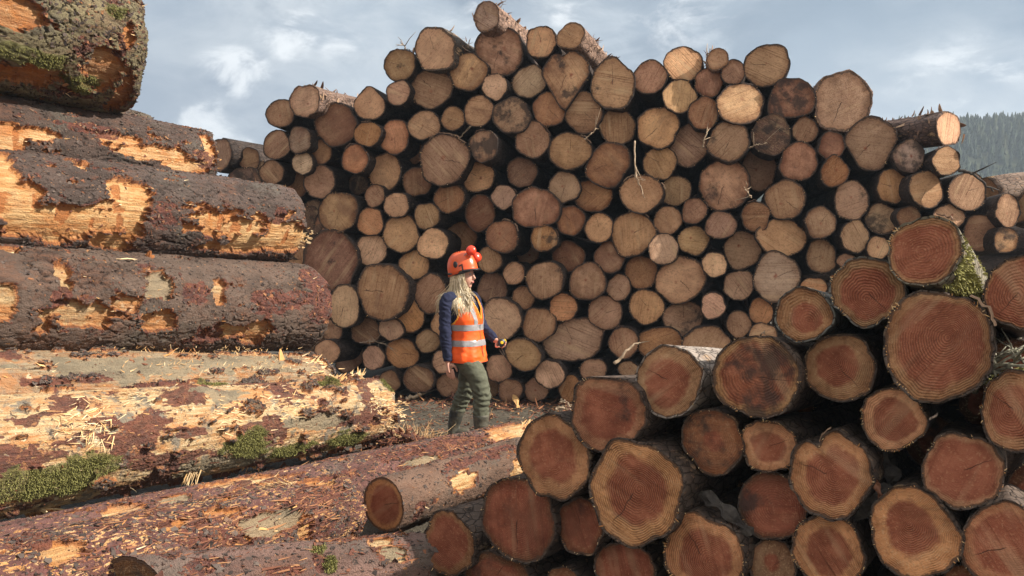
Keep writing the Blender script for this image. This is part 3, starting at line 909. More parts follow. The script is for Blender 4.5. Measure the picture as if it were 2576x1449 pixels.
# px, py, half w, half h, shape, heart, ring, tint, stain, dirt, offset, label
NEAR = [
 (1525,1035,93,93,'f90.88 p-115.06 f175.9',.70,.8,(.78,.70,.70),.5,.55,-.05,'flat topped log with mud dark left flank at the head of the near pile'),
 (1682,958,84,86,'',.66,.75,(.85,.9,.85),.1,.1,.0,'deep red hearted log with a white sunlit flank, top of the near pile'),
 (1900,947,106,104,'f100.95',.78,.7,(.8,.85,.7),.3,.75,-.05,'red log with a black band along its upper rim behind the white flanked log'),
 (2112,925,86,86,'',.55,.9,(.66,.68,.62),.2,.2,.04,'brown ringed log below the low round one, small split at its base'),
 (2021,791,68,68,'',.5,1.0,(.6,.58,.5),.3,.2,.02,'dark brown strongly ringed log, small, on the top edge of the near pile'),
 (2180,732,92,82,'',.72,.8,(.62,.68,.62),.2,.15,.0,'round red log with a broad pale sapwood ring just under the mossy one'),
 (2325,632,90,86,'',.80,.6,(.75,.75,.65),.1,.1,-.02,'topmost near log with yellow green moss on its flank'),
 (2565,735,90,88,'',.85,.7,(.8,.75,.65),.1,.2,.0,'deep red log cut off by the picture edge, beside the mossy one'),
 (2355,868,136,138,'f-170.97 p-40.04',.76,.7,(.78,.80,.72),.3,.3,-.06,'largest log of the near pile, red face with a long drying crack'),
 (2555,1035,86,104,'',.62,.9,(.75,.72,.66),.2,.2,.0,'big red ringed log on the picture edge under moss hung sticks'),
 (2246,1054,81,77,'',.62,.7,(1.05,1.0,.95),.1,.1,.03,'pink hearted log below the largest one, frayed pale edge'),
 (2421,1184,100,95,'',.80,.4,(.75,.72,.72),.2,.1,.0,'smooth plain red brown log under the edge log'),
 (2086,1190,103,106,'n112.18 p-80.06 f175.95 f60.95',.60,.8,(.85,.78,.66),.3,.35,-.04,'heart shaped red log with a notch on top and a bright peeled side'),
 (1933,1122,68,65,'',.55,.5,(1.0,.92,.85),.1,.1,.04,'small light brown log between the blackened log and the heart shaped one'),
 (1792,1110,78,80,'',.3,.5,(.62,.50,.42),.6,.66,.04,'blackened small log with a pale worn patch'),
 (1392,1153,88,104,'n-95.05 p95.04',.60,.95,(.85,.80,.70),.1,.15,-.04,'upright oval red log, leading edge of the near pile beside the cream trunk'),
 (1596,1238,121,127,'',.60,1.0,(.95,.90,.72),.05,.05,-.08,'big red centred log with wide even rings and a clean yellow rim'),
 (1303,1305,99,101,'',.80,.7,(.50,.38,.36),.6,.5,.0,'very dark red log with a yellowish lower rim beside the small lone trunk'),
 (1460,1324,58,70,'',.7,.5,(.6,.45,.42),.7,.4,.04,'small dark red log wedged under the big wide ringed one'),
 (1127,1368,66,80,'',.74,.5,(.62,.58,.5),.3,.3,.0,'lowest outer log of the near pile, dark red, lying on the ground'),
 (1768,1400,104,104,'',.62,.9,(1.0,.9,.78),.1,.1,-.04,'light pinkish log with a bright sapwood band along the bottom row'),
 (1942,1272,86,84,'',.8,.4,(.40,.30,.30),.5,.6,.05,'almost black red log deep between the pinkish and the heart shaped logs'),
 (2083,1388,90,93,'',.58,.8,(1.05,.95,.80),.05,.05,-.02,'bottom row log with straight saw lines across its rings'),
 (2298,1342,112,112,'p100.03',.55,.95,(1.05,.95,.76),.1,.1,-.05,'bottom row log with loose bark peeling over its shoulder'),
 (2535,1375,118,112,'f120.92',.70,.4,(.92,.76,.70),.4,.4,-.02,'blotchy pink log with green lichen in the bottom corner'),
 (1942,1425,60,66,'',.3,.3,(.50,.50,.50),.2,.4,.06,'grey faced log low between two ringed bottom logs'),
 (1572,1440,80,72,'',.85,.4,(.55,.38,.36),.5,.3,.08,'dark red log sunk below the big wide ringed log'),
 (1248,1450,84,56,'',.7,.3,(.36,.30,.26),.5,.6,.04,'shaded brown log under the very dark red one'),
 (1420,1475,50,45,'',.5,.3,(.40,.34,.30),.4,.5,.05,'small shaded log just showing at the bottom edge'),
 (2418,1468,44,44,'',.5,.4,(.55,.45,.40),.3,.3,.08,'small brown log end between the two bottom corner logs'),
 (1500,1568,70,64,'',.6,.4,(.5,.45,.4),.3,.3,.02,'ground row log under the dark red sunk log'),
 (1690,1588,84,80,'',.6,.4,(.5,.45,.4),.3,.3,.0,'ground row log under the light pinkish log'),
 (1875,1575,84,84,'',.6,.4,(.5,.45,.4),.3,.3,.02,'ground row log under the grey faced log'),
 (2065,1580,92,92,'',.6,.4,(.5,.45,.4),.3,.3,.0,'ground row log under the saw lined log'),
 (2270,1585,110,110,'',.6,.4,(.5,.45,.4),.3,.3,.02,'ground row log under the log with loose bark'),
 (2500,1600,105,105,'',.6,.4,(.5,.45,.4),.3,.3,.0,'ground row log under the blotchy corner log'),
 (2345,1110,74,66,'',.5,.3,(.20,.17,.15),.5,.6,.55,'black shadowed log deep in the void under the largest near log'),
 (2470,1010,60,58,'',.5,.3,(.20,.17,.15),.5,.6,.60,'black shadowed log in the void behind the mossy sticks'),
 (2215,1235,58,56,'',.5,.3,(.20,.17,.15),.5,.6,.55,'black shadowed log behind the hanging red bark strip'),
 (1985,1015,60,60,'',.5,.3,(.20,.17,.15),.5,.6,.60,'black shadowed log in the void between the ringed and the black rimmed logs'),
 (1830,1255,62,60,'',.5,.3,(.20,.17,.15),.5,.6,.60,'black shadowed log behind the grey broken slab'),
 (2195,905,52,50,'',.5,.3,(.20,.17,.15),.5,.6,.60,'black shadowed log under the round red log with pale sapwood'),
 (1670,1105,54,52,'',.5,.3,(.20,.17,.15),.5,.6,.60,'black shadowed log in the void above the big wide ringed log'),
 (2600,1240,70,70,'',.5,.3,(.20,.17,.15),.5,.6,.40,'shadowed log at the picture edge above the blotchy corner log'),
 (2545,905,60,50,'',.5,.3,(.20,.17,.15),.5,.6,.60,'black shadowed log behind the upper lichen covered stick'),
]
near = []
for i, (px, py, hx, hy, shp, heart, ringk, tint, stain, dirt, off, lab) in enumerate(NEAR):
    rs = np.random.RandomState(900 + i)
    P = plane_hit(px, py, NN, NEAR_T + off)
    yaw = NEAR_AX0 + R_(rs.uniform(-2, 2))
    pit = R_(-4.5 + rs.uniform(-1, 1))
    if i == 6: yaw, pit = R_(37), R_(-11)
    ax = np.array([math.sin(yaw) * math.cos(pit), math.cos(yaw) * math.cos(pit), math.sin(pit)])
    z = -ax
    y = unit(np.array([0, 0, 1.0]) - z * z[2])
    x = np.cross(y, z)
    rx, ry = hx / px_scale(P, x), hy / px_scale(P, y)
    bc = np.array([.14, .105, .085]) * rs.uniform(.7, 1.1)
    if i > 35: bc = np.array([.05, .04, .035])  # added void-filling logs, shade put into their bark and face tint
    if i == 1: bc = np.array([.42, .36, .31])
    if i in (4, 5): bc = np.array([.22, .22, .20])
    if i == 6: bc = np.array([.30, .27, .20])
    L = 2.6 + .7 * rs.rand() if i not in (1, 6) else 2.4
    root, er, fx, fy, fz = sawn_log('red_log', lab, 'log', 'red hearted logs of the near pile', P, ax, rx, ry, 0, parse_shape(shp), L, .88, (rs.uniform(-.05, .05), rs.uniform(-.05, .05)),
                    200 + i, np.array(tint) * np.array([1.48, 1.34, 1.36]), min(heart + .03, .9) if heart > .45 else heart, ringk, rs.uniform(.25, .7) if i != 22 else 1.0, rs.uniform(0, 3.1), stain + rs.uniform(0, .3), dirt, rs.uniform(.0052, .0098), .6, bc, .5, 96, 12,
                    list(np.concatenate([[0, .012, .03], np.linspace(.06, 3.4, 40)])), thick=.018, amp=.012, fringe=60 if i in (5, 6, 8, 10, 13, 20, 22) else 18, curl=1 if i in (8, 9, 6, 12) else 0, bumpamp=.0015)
    near.append(dict(P=P, x=fx, y=fy, z=fz, rx=rx, ry=ry, root=root, ax=ax))

# moss and lichen on the flank of the topmost near log
def near_moss(e, n, L, a0, a1, seed):
    r_ = np.random.RandomState(seed)
    vv, ff, aa = [], [], []
    for _ in range(n):
        s, a = L * r_.rand() ** 1.0, r_.uniform(a0, a1)
        if fbm(np.array([[s * 7, a * 2.2, seed]]), 3, 2)[0] < -.08:
            continue
        o = np.array([math.cos(a), math.sin(a), 0])
        rr = (e['rx'] * e['ry'] / math.sqrt((e['ry'] * o[0]) ** 2 + (e['rx'] * o[1]) ** 2)) * (1 - .12 * s / 2.2) * 1.03
        p = o * rr + np.array([0, 0, -s])
        d = unit(o + r_.normal(0, .6, 3) + np.array([0, -.5, 0]))
        q = unit(np.cross(d, r_.normal(0, 1, 3)))
        l_, w = r_.uniform(.008, .022), r_.uniform(.002, .0045)
        b = len(vv)
        vv += [p - q * w, p + q * w, p + d * l_ * .6 + q * w, p + d * l_, p + d * l_ * .6 - q * w]
        ff.append((b, b + 1, b + 2, b + 3, b + 4))
        aa += [r_.uniform(.2, .5)] * 2 + [r_.uniform(.7, 1)] * 3
    o = mk('moss', vv, ff, MOSSM, e['root'], False, {'val': aa})
    o['kind'] = 'stuff'


near_moss(near[6], 5200, 1.5, -1.1, .55, 3)
near_moss(near[9], 500, .5, .8, 2.4, 5)

# logs lying crosswise behind the far stack
BACKA = unit([1, -.249, 0])
k = 0
for row in range(8):  # unseen rows added to block light through the stack's gaps
    for c in range(2):
        if c == 1 and row > 4:
            continue
        rs = np.random.RandomState(4000 + k)
        z0 = .24 + row * .43
        start = FN * (FAR_T + 5.35 + (row % 2) * .12) + BACKA * (-5.6 + c * 6.3 + .3 * (row % 2)) + np.array([0, 0, z0])
        lab = 'dark log lying crosswise behind the far stack'
        sawn_log('crosswise_log', lab, 'log', 'crosswise logs behind the far stack', start, unit(BACKA + rs.normal(0, .008, 3)), .235, .235, 0, [], 6.2, .93, (0, 0), 600 + k,
                 (.8, .75, .7), 0, .3, .4, 1.0, .3, .3, .009, .7, (.085, .066, .058), .3, 32, 4, None, .02, .02)
        k += 1
for j, (pa, pb, r_, lab) in enumerate([((2478, 488), (2640, 470), .17, 'pinkish log lying crosswise beyond the slope at the end of the far stack'), ((2560, 520), (2700, 560), .19, 'dark ragged log on the picture edge beyond the far stack slope')]):
    A_, B_ = plane_hit(*pa, FN, FAR_T + .7), plane_hit(*pb, FN, FAR_T + 1.1)
    sawn_log('crosswise_log', lab, 'log', None, A_, unit(B_ - A_), r_, r_, 0, [], 3.2, .93, (0, 0), 640 + j, (.8, .75, .7), 0, .3, .4, 1.0, .3, .3, .009, .7, (.26, .19, .15) if j == 0 else (.09, .07, .06), .9, 40, 5,
             list(np.linspace(0, 3.2, 40)), .02, .03)
# ------------------------------------------------------------------ big torn trunks lying in front
class Trunk:
    def __init__(self, name, label, A, B, r0, r1, group, ext=1.0, nu=420, nv=260, seed=0, barkcol=(0.071, 0.050, 0.037), woodcol=(.80, .54, .28),
                 wear=(.2, .5, .2), patches=(), base_peel=.40, bark_h=.018, cell=(5, 17), flare=0, flakes=300, splint=120, scales=2600, fibres=0, knots=(), round_end=.06,
                 xr=None, round_k=.055, start_face=None, start_tilt=0.0, base_red=.0, plate=1.0, end_tilt=0.0, cut_kw=None, crackk=1.0, flake_len=(.02, .07), th_rng=(35, 265)):
        rs = np.random.RandomState(seed + 5000)
        A, B = np.asarray(A, float), np.asarray(B, float)
        if xr:                                   # stop the trunk where its end disc meets the outline in the picture
            ax_ = B - A
            e1 = unit(np.cross([0, 0, 1.0], ax_)); e2 = np.cross(unit(ax_), e1)
            tt = np.linspace(0, 6.28, 60)[:, None]
            lo_, hi_ = .2, 1.4
            for _ in range(30):
                q = (lo_ + hi_) / 2
                if project(A + ax_ * q + r1 * (np.cos(tt) * e1 + np.sin(tt) * e2))[:, 0].max() > xr: hi_ = q
                else: lo_ = q
            B = A + ax_ * lo_
        d = unit(B - A)
        vis = np.linalg.norm(B - A)
        ex = d
        ey = unit(np.cross([0, 0, 1.0], ex))
        ez = np.cross(ex, ey)
        self.O, self.ex, self.ey, self.ez = A, ex, ey, ez
        u = np.concatenate([np.linspace(-ext, 0, max(2, int(60 * ext)))[:-1], np.linspace(0, vis, nu)]) if ext > 0 else np.linspace(0, vis, nu)
        dens = np.concatenate([np.linspace(th_rng[0], th_rng[1], int(nv * .8)), np.linspace(th_rng[1], th_rng[0] + 360, int(nv * .2) + 2)[1:-1]])
        th = np.radians(dens)
        nvv = len(th)
        U, T = np.meshgrid(u, th, indexing='ij')
        t = np.clip(U / vis, -ext / vis, 1)
        R = r0 + (r1 - r0) * t
        if flare:
            R = R * (1 + flare * smooth(.55, 1.0, t))
        lowp = np.stack([U * 1.3, np.cos(T) * .9, np.sin(T) * .9 + seed * 3.3], -1)
        R = R * (1 + .045 * fbm(lowp, 3, 2))
        # soft shoulder where the trunk was felled or snapped
        R = R * np.where(U > vis - round_end, 1 - round_k * ((U - vis + round_end) / round_end) ** 2, 1)
        for (ku, kt, ka, kw) in knots:
            dd = ((U - ku) / kw) ** 2 + (((T - math.radians(kt) + math.pi) % (2 * math.pi) - math.pi) * R / (kw * .8)) ** 2
            R = R * (1 + ka * np.exp(-dd))
        self.U, self.T, self.R, self.vis = U, T, R, vis
        base = self.pt(U, T, R)
        self.px = project(base)
        nrm = np.cos(T)[..., None] * ey + np.sin(T)[..., None] * ez
        self.facing = ((np.array([0, 0, CAM_H]) - base) * nrm).sum(-1) > 0
        # masks
        loc = np.stack([U, np.cos(T) * R, np.sin(T) * R], -1)
        w = np.array([seed * 1.7, seed * .9, 3.1])
        nz = fbm(loc * np.array([5, 13, 13]) + w, 5, 31, .62)
        nz2 = fbm(loc * np.array([14, 26, 26]) + w, 4, 41, .6)
        nz3 = fbm(loc * np.array([7, 15, 15]) + w + 4, 3, 47, .6)
        masks = {k: np.full(U.shape, -1.0) for k in ('peel', 'red', 'moss', 'tone', 'stripe')}
        if base_peel < 5:
            masks['peel'] = np.maximum(masks['peel'], (nz - base_peel) * 2.2)
        if base_red:
            masks['red'] = np.maximum(masks['red'], (fbm(loc * np.array([4, 8, 8]) + w + 9, 5, 51, .6) - base_red) * 2.5)
        for p in patches:
            kind, x, y, hw, hh = p[:5]
            sk = p[5] if len(p) > 5 else 0.0
            u0, t0 = self.hit(x, y)
            r_ = r0 + (r1 - r0) * u0 / vis
            pu = np.linalg.norm(project(self.pt1(u0 + .02, t0, r_)) - project(self.pt1(u0 - .02, t0, r_))) / .04
            pt = max(np.linalg.norm(project(self.pt1(u0, t0 + .03, r_)) - project(self.pt1(u0, t0 - .03, r_))) / .06, 40)
            du = (U - u0) * pu / hw
            dt = ((T - t0 + math.pi) % (2 * math.pi) - math.pi) * pt / hh - sk * du
            q = 1 - np.sqrt(np.maximum(np.abs(du), 0) ** 2.6 + np.abs(dt) ** 2.6) ** (1 / 1.3)
            f = np.minimum(q * 1.15 + .06, .70) + nz * .85 + nz2 * .60 + .55 * nz3
            f = np.where(q < -1.6, -1, f)
            for k in {'P': ['peel'], 'S': ['peel', 'stripe'], 'R': ['red'], 'M': ['moss'], 'T': ['tone', 'peel'], 'B': []}[kind]:
                masks[k] = np.maximum(masks[k], f if k != 'stripe' else q * 2)
            if kind == 'B':
                for k in ('peel', 'red', 'tone'):
                    masks[k] = np.minimum(masks[k], -f * 1.5)
        peel, red, moss, tone = (smooth(-.22, .34, masks[k]) for k in ('peel', 'red', 'moss', 'tone'))
        solid = smooth(-.04, .14, masks['peel'])
        red = red * (1 - .0 * peel)
        edge = np.exp(-((masks['peel'] + .12) / .13) ** 2)
        red = np.maximum(red, edge * smooth(-.1, .3, nz2) * .9)
        # bark plates
        wp = loc * np.array([cell[0], cell[1], cell[1]]) + w
        wp = wp + .45 * np.stack([fbm(wp * .9, 3, 61), fbm(wp * .9, 3, 64), fbm(wp * .9, 3, 67)], -1)
        f1, f2, cid = worley(wp, 5 + seed)
        crack = smooth(.0, .09, f2 - f1)
        crack = 1 - (1 - crack) * smooth(-.35, .15, fbm(loc * 4 + w, 3, 71)) * crackk
        fine = fbm(loc * 70 + w, 4, 81, .7)
        bh = bark_h * plate
        rid = 1 - 2 * np.abs(fbm(loc * np.array([30, 55, 55]) + w, 3, 85, .6))
        hb = bark_h + bh * (.75 * crack + .30 * cid) + .0020 * fine + .004 * nz + .0035 * rid
        stripes = vn(np.stack([(U + .04 * T + .02 * nz) * 21, T * 1.1, U * 0 + seed], -1), 77) + .35 * nz2
        stripe = smooth(.05, .40, stripes) * smooth(.0, .5, masks['stripe']) * smooth(-.35, .25, nz2 + .2)
        hw_ = -.004 + .004 * fbm(loc * np.array([6, 60, 60]), 3, 91) + .006 * nz - .006 * stripe + .004 * fine
        h = hb * (1 - solid) + hw_ * solid
        h = h - .006 * red * (1 - peel) + .010 * red * fine
        h = h + moss * (.003 + .007 * np.abs(fbm(loc * 55, 3, 95)))
        Rf = R + h
        Vw = np.stack([U, np.cos(T) * Rf, np.sin(T) * Rf], -1)
        # ragged far end
        rag = end_tilt * np.cos(T) + .02 * vn(np.stack([np.cos(T) * 5, np.sin(T) * 5, T * 0 + seed], -1), 3) + .02 * nz2
        Vw[..., 0] += np.where(U > vis - .12 - abs(end_tilt) * 1.6, (U - vis + .12 + abs(end_tilt) * 1.6) / (.12 + abs(end_tilt) * 1.6), 0) * rag
        if start_tilt:
            Vw[..., 0] += np.where(U < .16, 1 - U / .16, 0) * -start_tilt * np.cos(T) * R
        self.Vw, self.peel, self.red, self.masks, self.nrm = Vw, peel, red, masks, nrm
        root = thing(name, label, 'log', frame4(ex, ey, ez, A), group)
        self.root, self.rs = root, rs
        props = {'barkcol': tuple(map(float, barkcol)), 'woodcol': tuple(map(float, woodcol)), 'wear': tuple(map(float, wear)), 'seed': float(seed)}
        mk('trunk', Vw.reshape(-1, 3), grid_quads(len(u), nvv), TORN, root, True,
           dict(peel=peel, red=red, moss=moss, tone=tone, crack=np.where(peel > .5, 1, crack), stripe=stripe), props)
        # sawn ends
        for row, sgn, on in ((-1, 1, True), (0, -1, start_face is not None)):
            if not on:
                continue
            ring = Vw[row]
            c0 = ring.mean(0)
            rho = np.linspace(0, 1, 10)[1:] ** .8
            V = [c0]
            rad = [0]
            for q in rho:
                for p in ring:
                    V.append(c0 * (1 - q) + (c0 + (p - c0) * .985) * q)
                    rad.append(q)
            V = np.array(V)
            F = [(0, 1 + j, 1 + (j + 1) % nvv) for j in range(nvv)]
            for i in range(len(rho) - 1):
                b = 1 + i * nvv
                F += [(b + j, b + nvv + j, b + nvv + (j + 1) % nvv, b + (j + 1) % nvv) for j in range(nvv)]
            # faces live in their own frame so the saw marks lie in the plane
            kw = dict(tint=(.8, .75, .7), look=(.7, .8, .3), marks=(.5, .2, .2), size=(float((r0 + r1) / 2), .008, 1.2), seed=float(seed))
            if row == 0 and isinstance(start_face, dict):
                kw.update(start_face)
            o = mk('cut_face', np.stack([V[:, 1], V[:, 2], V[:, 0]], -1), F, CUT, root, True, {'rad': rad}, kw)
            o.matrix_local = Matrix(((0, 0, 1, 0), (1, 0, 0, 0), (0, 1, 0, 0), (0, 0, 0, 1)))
        # torn flakes along the edges of the bark, splinters on the bare wood
        if flakes:
            wgt = (edge + .05 + .5 * red * (1 - peel)) * (self.facing | (T > math.radians(60)) & (T < math.radians(240)))
            self.scatter('bark_flake', LITTER, wgt, int(flakes * 1.5), (flake_len[0] * .55, flake_len[1] * .7), (.35, .9), (.05, .72), along=.3, chip=True)
        if scales:
            wgt = np.clip(1 - peel * 1.6 - moss, .0, 1) * (self.facing | (T > math.radians(60)) & (T < math.radians(240)))
            self.scatter('bark_scale', SCALES, wgt, scales, (.010, .050), (.35, .9), (.0, .92), along=.75, chip=True, tilt_=.2)
        if fibres:
            wgt = (.15 + red + edge) * (U < vis - .14) * (U > .12) * (self.facing | (T > math.radians(60)) & (T < math.radians(240)))
            self.scatter('bark_flake', LITTER, wgt, fibres, (.025, .085), (.05, .13), (.15, .75), along=1.0, flat=True)
        if splint:
            wgt = (edge * .5 + peel * .5) * self.facing
            self.scatter('splinter', SPLINT, wgt, splint, (.008, .055), (.06, .16), (.3, 1.0), along=.95)

    def pt(self, U, T, R):
        return self.O + U[..., None] * self.ex + (np.cos(T) * R)[..., None] * self.ey + (np.sin(T) * R)[..., None] * self.ez

    def pt1(self, u, t, r):
        return self.O + u * self.ex + math.cos(t) * r * self.ey + math.sin(t) * r * self.ez

    def hit(self, x, y):
        d = ((self.px - np.array([x, y])) ** 2).sum(-1)
        d = np.where(self.facing, d, 1e12)
        i = np.unravel_index(np.argmin(d), d.shape)
        return self.U[i], self.T[i]

    def idx(self, x, y):
        d = ((self.px - np.array([x, y])) ** 2).sum(-1)
        d = np.where(self.facing, d, 1e12)
        return np.unravel_index(np.argmin(d), d.shape)

    def scatter(self, name, mat, wgt, n, Ls, ws, col, along=.5, chip=False, tilt_=.38, flat=False):
        rs = self.rs
        w = np.maximum(wgt, 0).ravel()
        if w.sum() <= 0:
            return
        ids = rs.choice(len(w), n, p=w / w.sum())
        V = self.Vw.reshape(-1, 3)
        T = self.T.ravel()
        S = Soup()
        for k in ids:
            o = np.array([0, math.cos(T[k]), math.sin(T[k])])
            tg = np.array([0, -o[2], o[1]])
            d = np.array([1, 0, 0]) * rs.choice([-1, 1]) * along + tg * rs.normal(0, 1 - along + .15) + o * rs.uniform(-.05, .45)
            if flat:
                L = rs.uniform(*Ls)
                S.shard(V[k] + o * .001, np.array([1, 0, 0]) * rs.choice([-1, 1]) + tg * rs.normal(0, .22) + o * rs.uniform(-.02, .09), o, L, L * rs.uniform(*ws), .2, rs.uniform(*col), rs.uniform(-.12, .12))
                continue
            L = rs.uniform(*Ls) * (1 if rs.rand() > .06 else 2.0)
            if chip:
                L = Ls[0] + (Ls[1] - Ls[0]) * rs.rand() ** 2.2
                S.chip(V[k] + o * .001, o + rs.normal(0, tilt_, 3), d, L, L * rs.uniform(.4, .9), rs.uniform(.0015, .004), rs.uniform(*col), rs)
                continue
            S.shard(V[k] - o * .006, d, o, L, L * rs.uniform(*ws), .16, rs.uniform(*col), rs.uniform(-.5, .7))
        return S.build(name, mat, self.root)

    def burst(self, x, y, n, L, w, dirpx, spread=.5, lift=.4, col=(.5, 1), rad=.05, mat=None, name='splinter'):
        """a spray of torn fibres growing from the spot seen at x, y; dirpx: (along the trunk, around it)"""
        rs = self.rs
        i = self.idx(x, y)
        p0, t0 = self.Vw[i], self.T[i]
        o = np.array([0, math.cos(t0), math.sin(t0)])
        tg = np.array([0, o[2], -o[1]])          # positive = up the side that faces the viewer
        if o[1] > 0 and o[2] > .8: tg = tg
        S = Soup()
        for _ in range(n):
            d = np.array([1, 0, 0]) * dirpx[0] + tg * dirpx[1] + o * lift + rs.normal(0, spread, 3)
            p = p0 + np.array([1, 0, 0]) * rs.normal(0, rad) + tg * rs.normal(0, rad * .6) - o * .01
            S.shard(p, d, o, L * rs.uniform(.5, 1.2), w * rs.uniform(.5, 1.3), .3, rs.uniform(*col), rs.uniform(-.3, .3))
        return S.build(name, mat or SPLINT, self.root)


def sz(s, z, t):
    """a point t along the lie of the big trunks, s off to the side, height z"""
    d = np.array([.545, .8385, 0])
    n = np.array([.8385, -.545, 0])
    return d * t + n * s + np.array([0, 0, z])


def from_px(x0, y0, D0, x1, y1, D1):
    return at(x0, y0, D0), at(x1, y1, D1)


G1 = 'big torn trunks of the side stack'
# top trunk
a, b = from_px(0, 42, 5.32, 352, 132, 6.14)
TR1 = Trunk('felled_trunk', 'thickest mossy trunk on top of the side stack, grey green bark with orange torn wounds', a, b, .445, .445, G1, 1.2, 330, 320, 1,
            xr=408, round_k=.14, barkcol=(0.152, 0.130, 0.069), woodcol=(.56, .30, .13), wear=(.15, .25, .25), flare=.04, cell=(8, 17), bark_h=.026, round_end=.30, end_tilt=.12, crackk=1.2,
            patches=[('P', 28, 28, 62, 42), ('P', 258, 170, 50, 62), ('P', 325, 85, 22, 34), ('S', 70, 185, 120, 28), ('P', 305, 235, 28, 60), ('R', 300, 120, 16, 30), ('R', 180, 215, 60, 14),
                     ('M', 60, 130, 110, 24), ('M', 200, 200, 50, 24), ('M', 285, 35, 35, 16)], base_red=.30, flakes=420, splint=160)
a, b = from_px(0, 290, 5.97, 402, 393, 7.07)
TR2 = Trunk('felled_trunk', 'trunk with green moss and a reddish torn top squeezed beneath the thickest mossy trunk', a, b, .29, .28, G1, .6, 330, 200, 2,
            xr=404, barkcol=(0.084, 0.065, 0.040), wear=(.35, .3, .2), base_red=.15,
            patches=[('M', 100, 285, 50, 14), ('M', 260, 265, 60, 12), ('M', 350, 320, 50, 14), ('P', 180, 258, 60, 10), ('R', 130, 245, 50, 16), ('P', 40, 250, 40, 10), ('R', 330, 325, 50, 16)], flakes=300, splint=60)
a, b = from_px(0, 365, 5.46, 562, 435, 6.96)
TR3 = Trunk('felled_trunk', 'dark barked trunk with a long orange gash, its end against the far stack', a, b, .313, .303, G1, .8, 420, 230, 3,
            xr=580, end_tilt=.14, barkcol=(0.065, 0.044, 0.034), wear=(.3, .45, .1), cell=(5, 18), bark_h=.02,
            patches=[('P', 380, 385, 95, 17, .0), ('P', 300, 350, 60, 12), ('P', 470, 415, 70, 16), ('P', 540, 378, 22, 36), ('S', 20, 350, 34, 40), ('P', 100, 340, 50, 12), ('R', 520, 405, 40, 20), ('R', 230, 330, 80, 14)], flakes=380, splint=130)
a, b = from_px(0, 513, 5.05, 772, 567, 7.16)
TR4 = Trunk('felled_trunk', 'purplish brown trunk with broad cream peeled patches barred by orange stripes', a, b, .302, .302, G1, .8, 520, 280, 4,
            xr=771, barkcol=(0.065, 0.046, 0.037), woodcol=(.78, .52, .25), wear=(.06, .7, .12), cell=(4.5, 19), bark_h=.022, round_end=.12, end_tilt=.02,
            patches=[('P', 8, 432, 36, 66), ('S', 170, 556, 195, 44), ('S', 320, 508, 52, 56), ('S', 50, 520, 60, 60), ('S', 560, 560, 108, 30), ('S', 720, 585, 60, 36), ('P', 640, 610, 110, 20), ('P', 195, 420, 30, 20),
                     ('P', 668, 468, 72, 13, .1), ('P', 470, 440, 50, 10), ('B', 405, 575, 34, 60), ('P', 270, 600, 60, 26), ('R', 400, 545, 30, 30), ('R', 700, 548, 16, 22)], flakes=420, splint=200)
a, b = from_px(0, 755, 4.95, 828, 775, 7.24)
TR5 = Trunk('felled_trunk', 'grey brown trunk with a worn cream hollow and an orange knot, rusty red end', a, b, .318, .325, G1, .8, 560, 280, 5,
            xr=828, barkcol=(0.092, 0.064, 0.047), woodcol=(.60, .44, .24), wear=(.18, .75, .35), cell=(7, 20), bark_h=.024, round_end=.10, plate=1.1,
            patches=[('P', 225, 790, 105, 32), ('P', 300, 765, 46, 20), ('T', 392, 715, 36, 34), ('P', 395, 795, 46, 28), ('P', 10, 762, 26, 44), ('P', 150, 700, 22, 40), ('R', 145, 745, 30, 26), ('R', 480, 735, 34, 34),
                     ('R', 672, 765, 46, 34), ('R', 745, 755, 36, 26), ('R', 800, 740, 40, 60), ('P', 560, 830, 60, 20), ('R', 520, 835, 40, 26), ('P', 545, 745, 16, 36), ('T', 90, 632, 70, 14), ('P', 640, 830, 24, 30), ('P', 20, 640, 30, 10)],
            knots=[(.52, 165, .10, .07)], flakes=620, splint=110)
a, b = from_px(0, 1003, 4.68, 845, 968, 6.91)
TR6 = Trunk('felled_trunk', 'half hidden grey debarked trunk strewn with straw coloured shavings', a, b, .285, .258, G1, .8, 420, 230, 6,
            xr=845, barkcol=(0.134, 0.103, 0.062), woodcol=(.42, .35, .24), wear=(.35, .9, .6), base_peel=-.25, bark_h=.012,
            patches=[('T', 300, 920, 170, 30), ('T', 620, 910, 140, 26), ('P', 790, 920, 40, 40), ('R', 110, 960, 60, 14), ('R', 20, 890, 30, 14), ('R', 240, 945, 60, 14), ('P', 60, 935, 90, 34)], flakes=420, splint=420)
a, b = from_px(0, 1145, 4.21, 1000, 1022, 6.75)
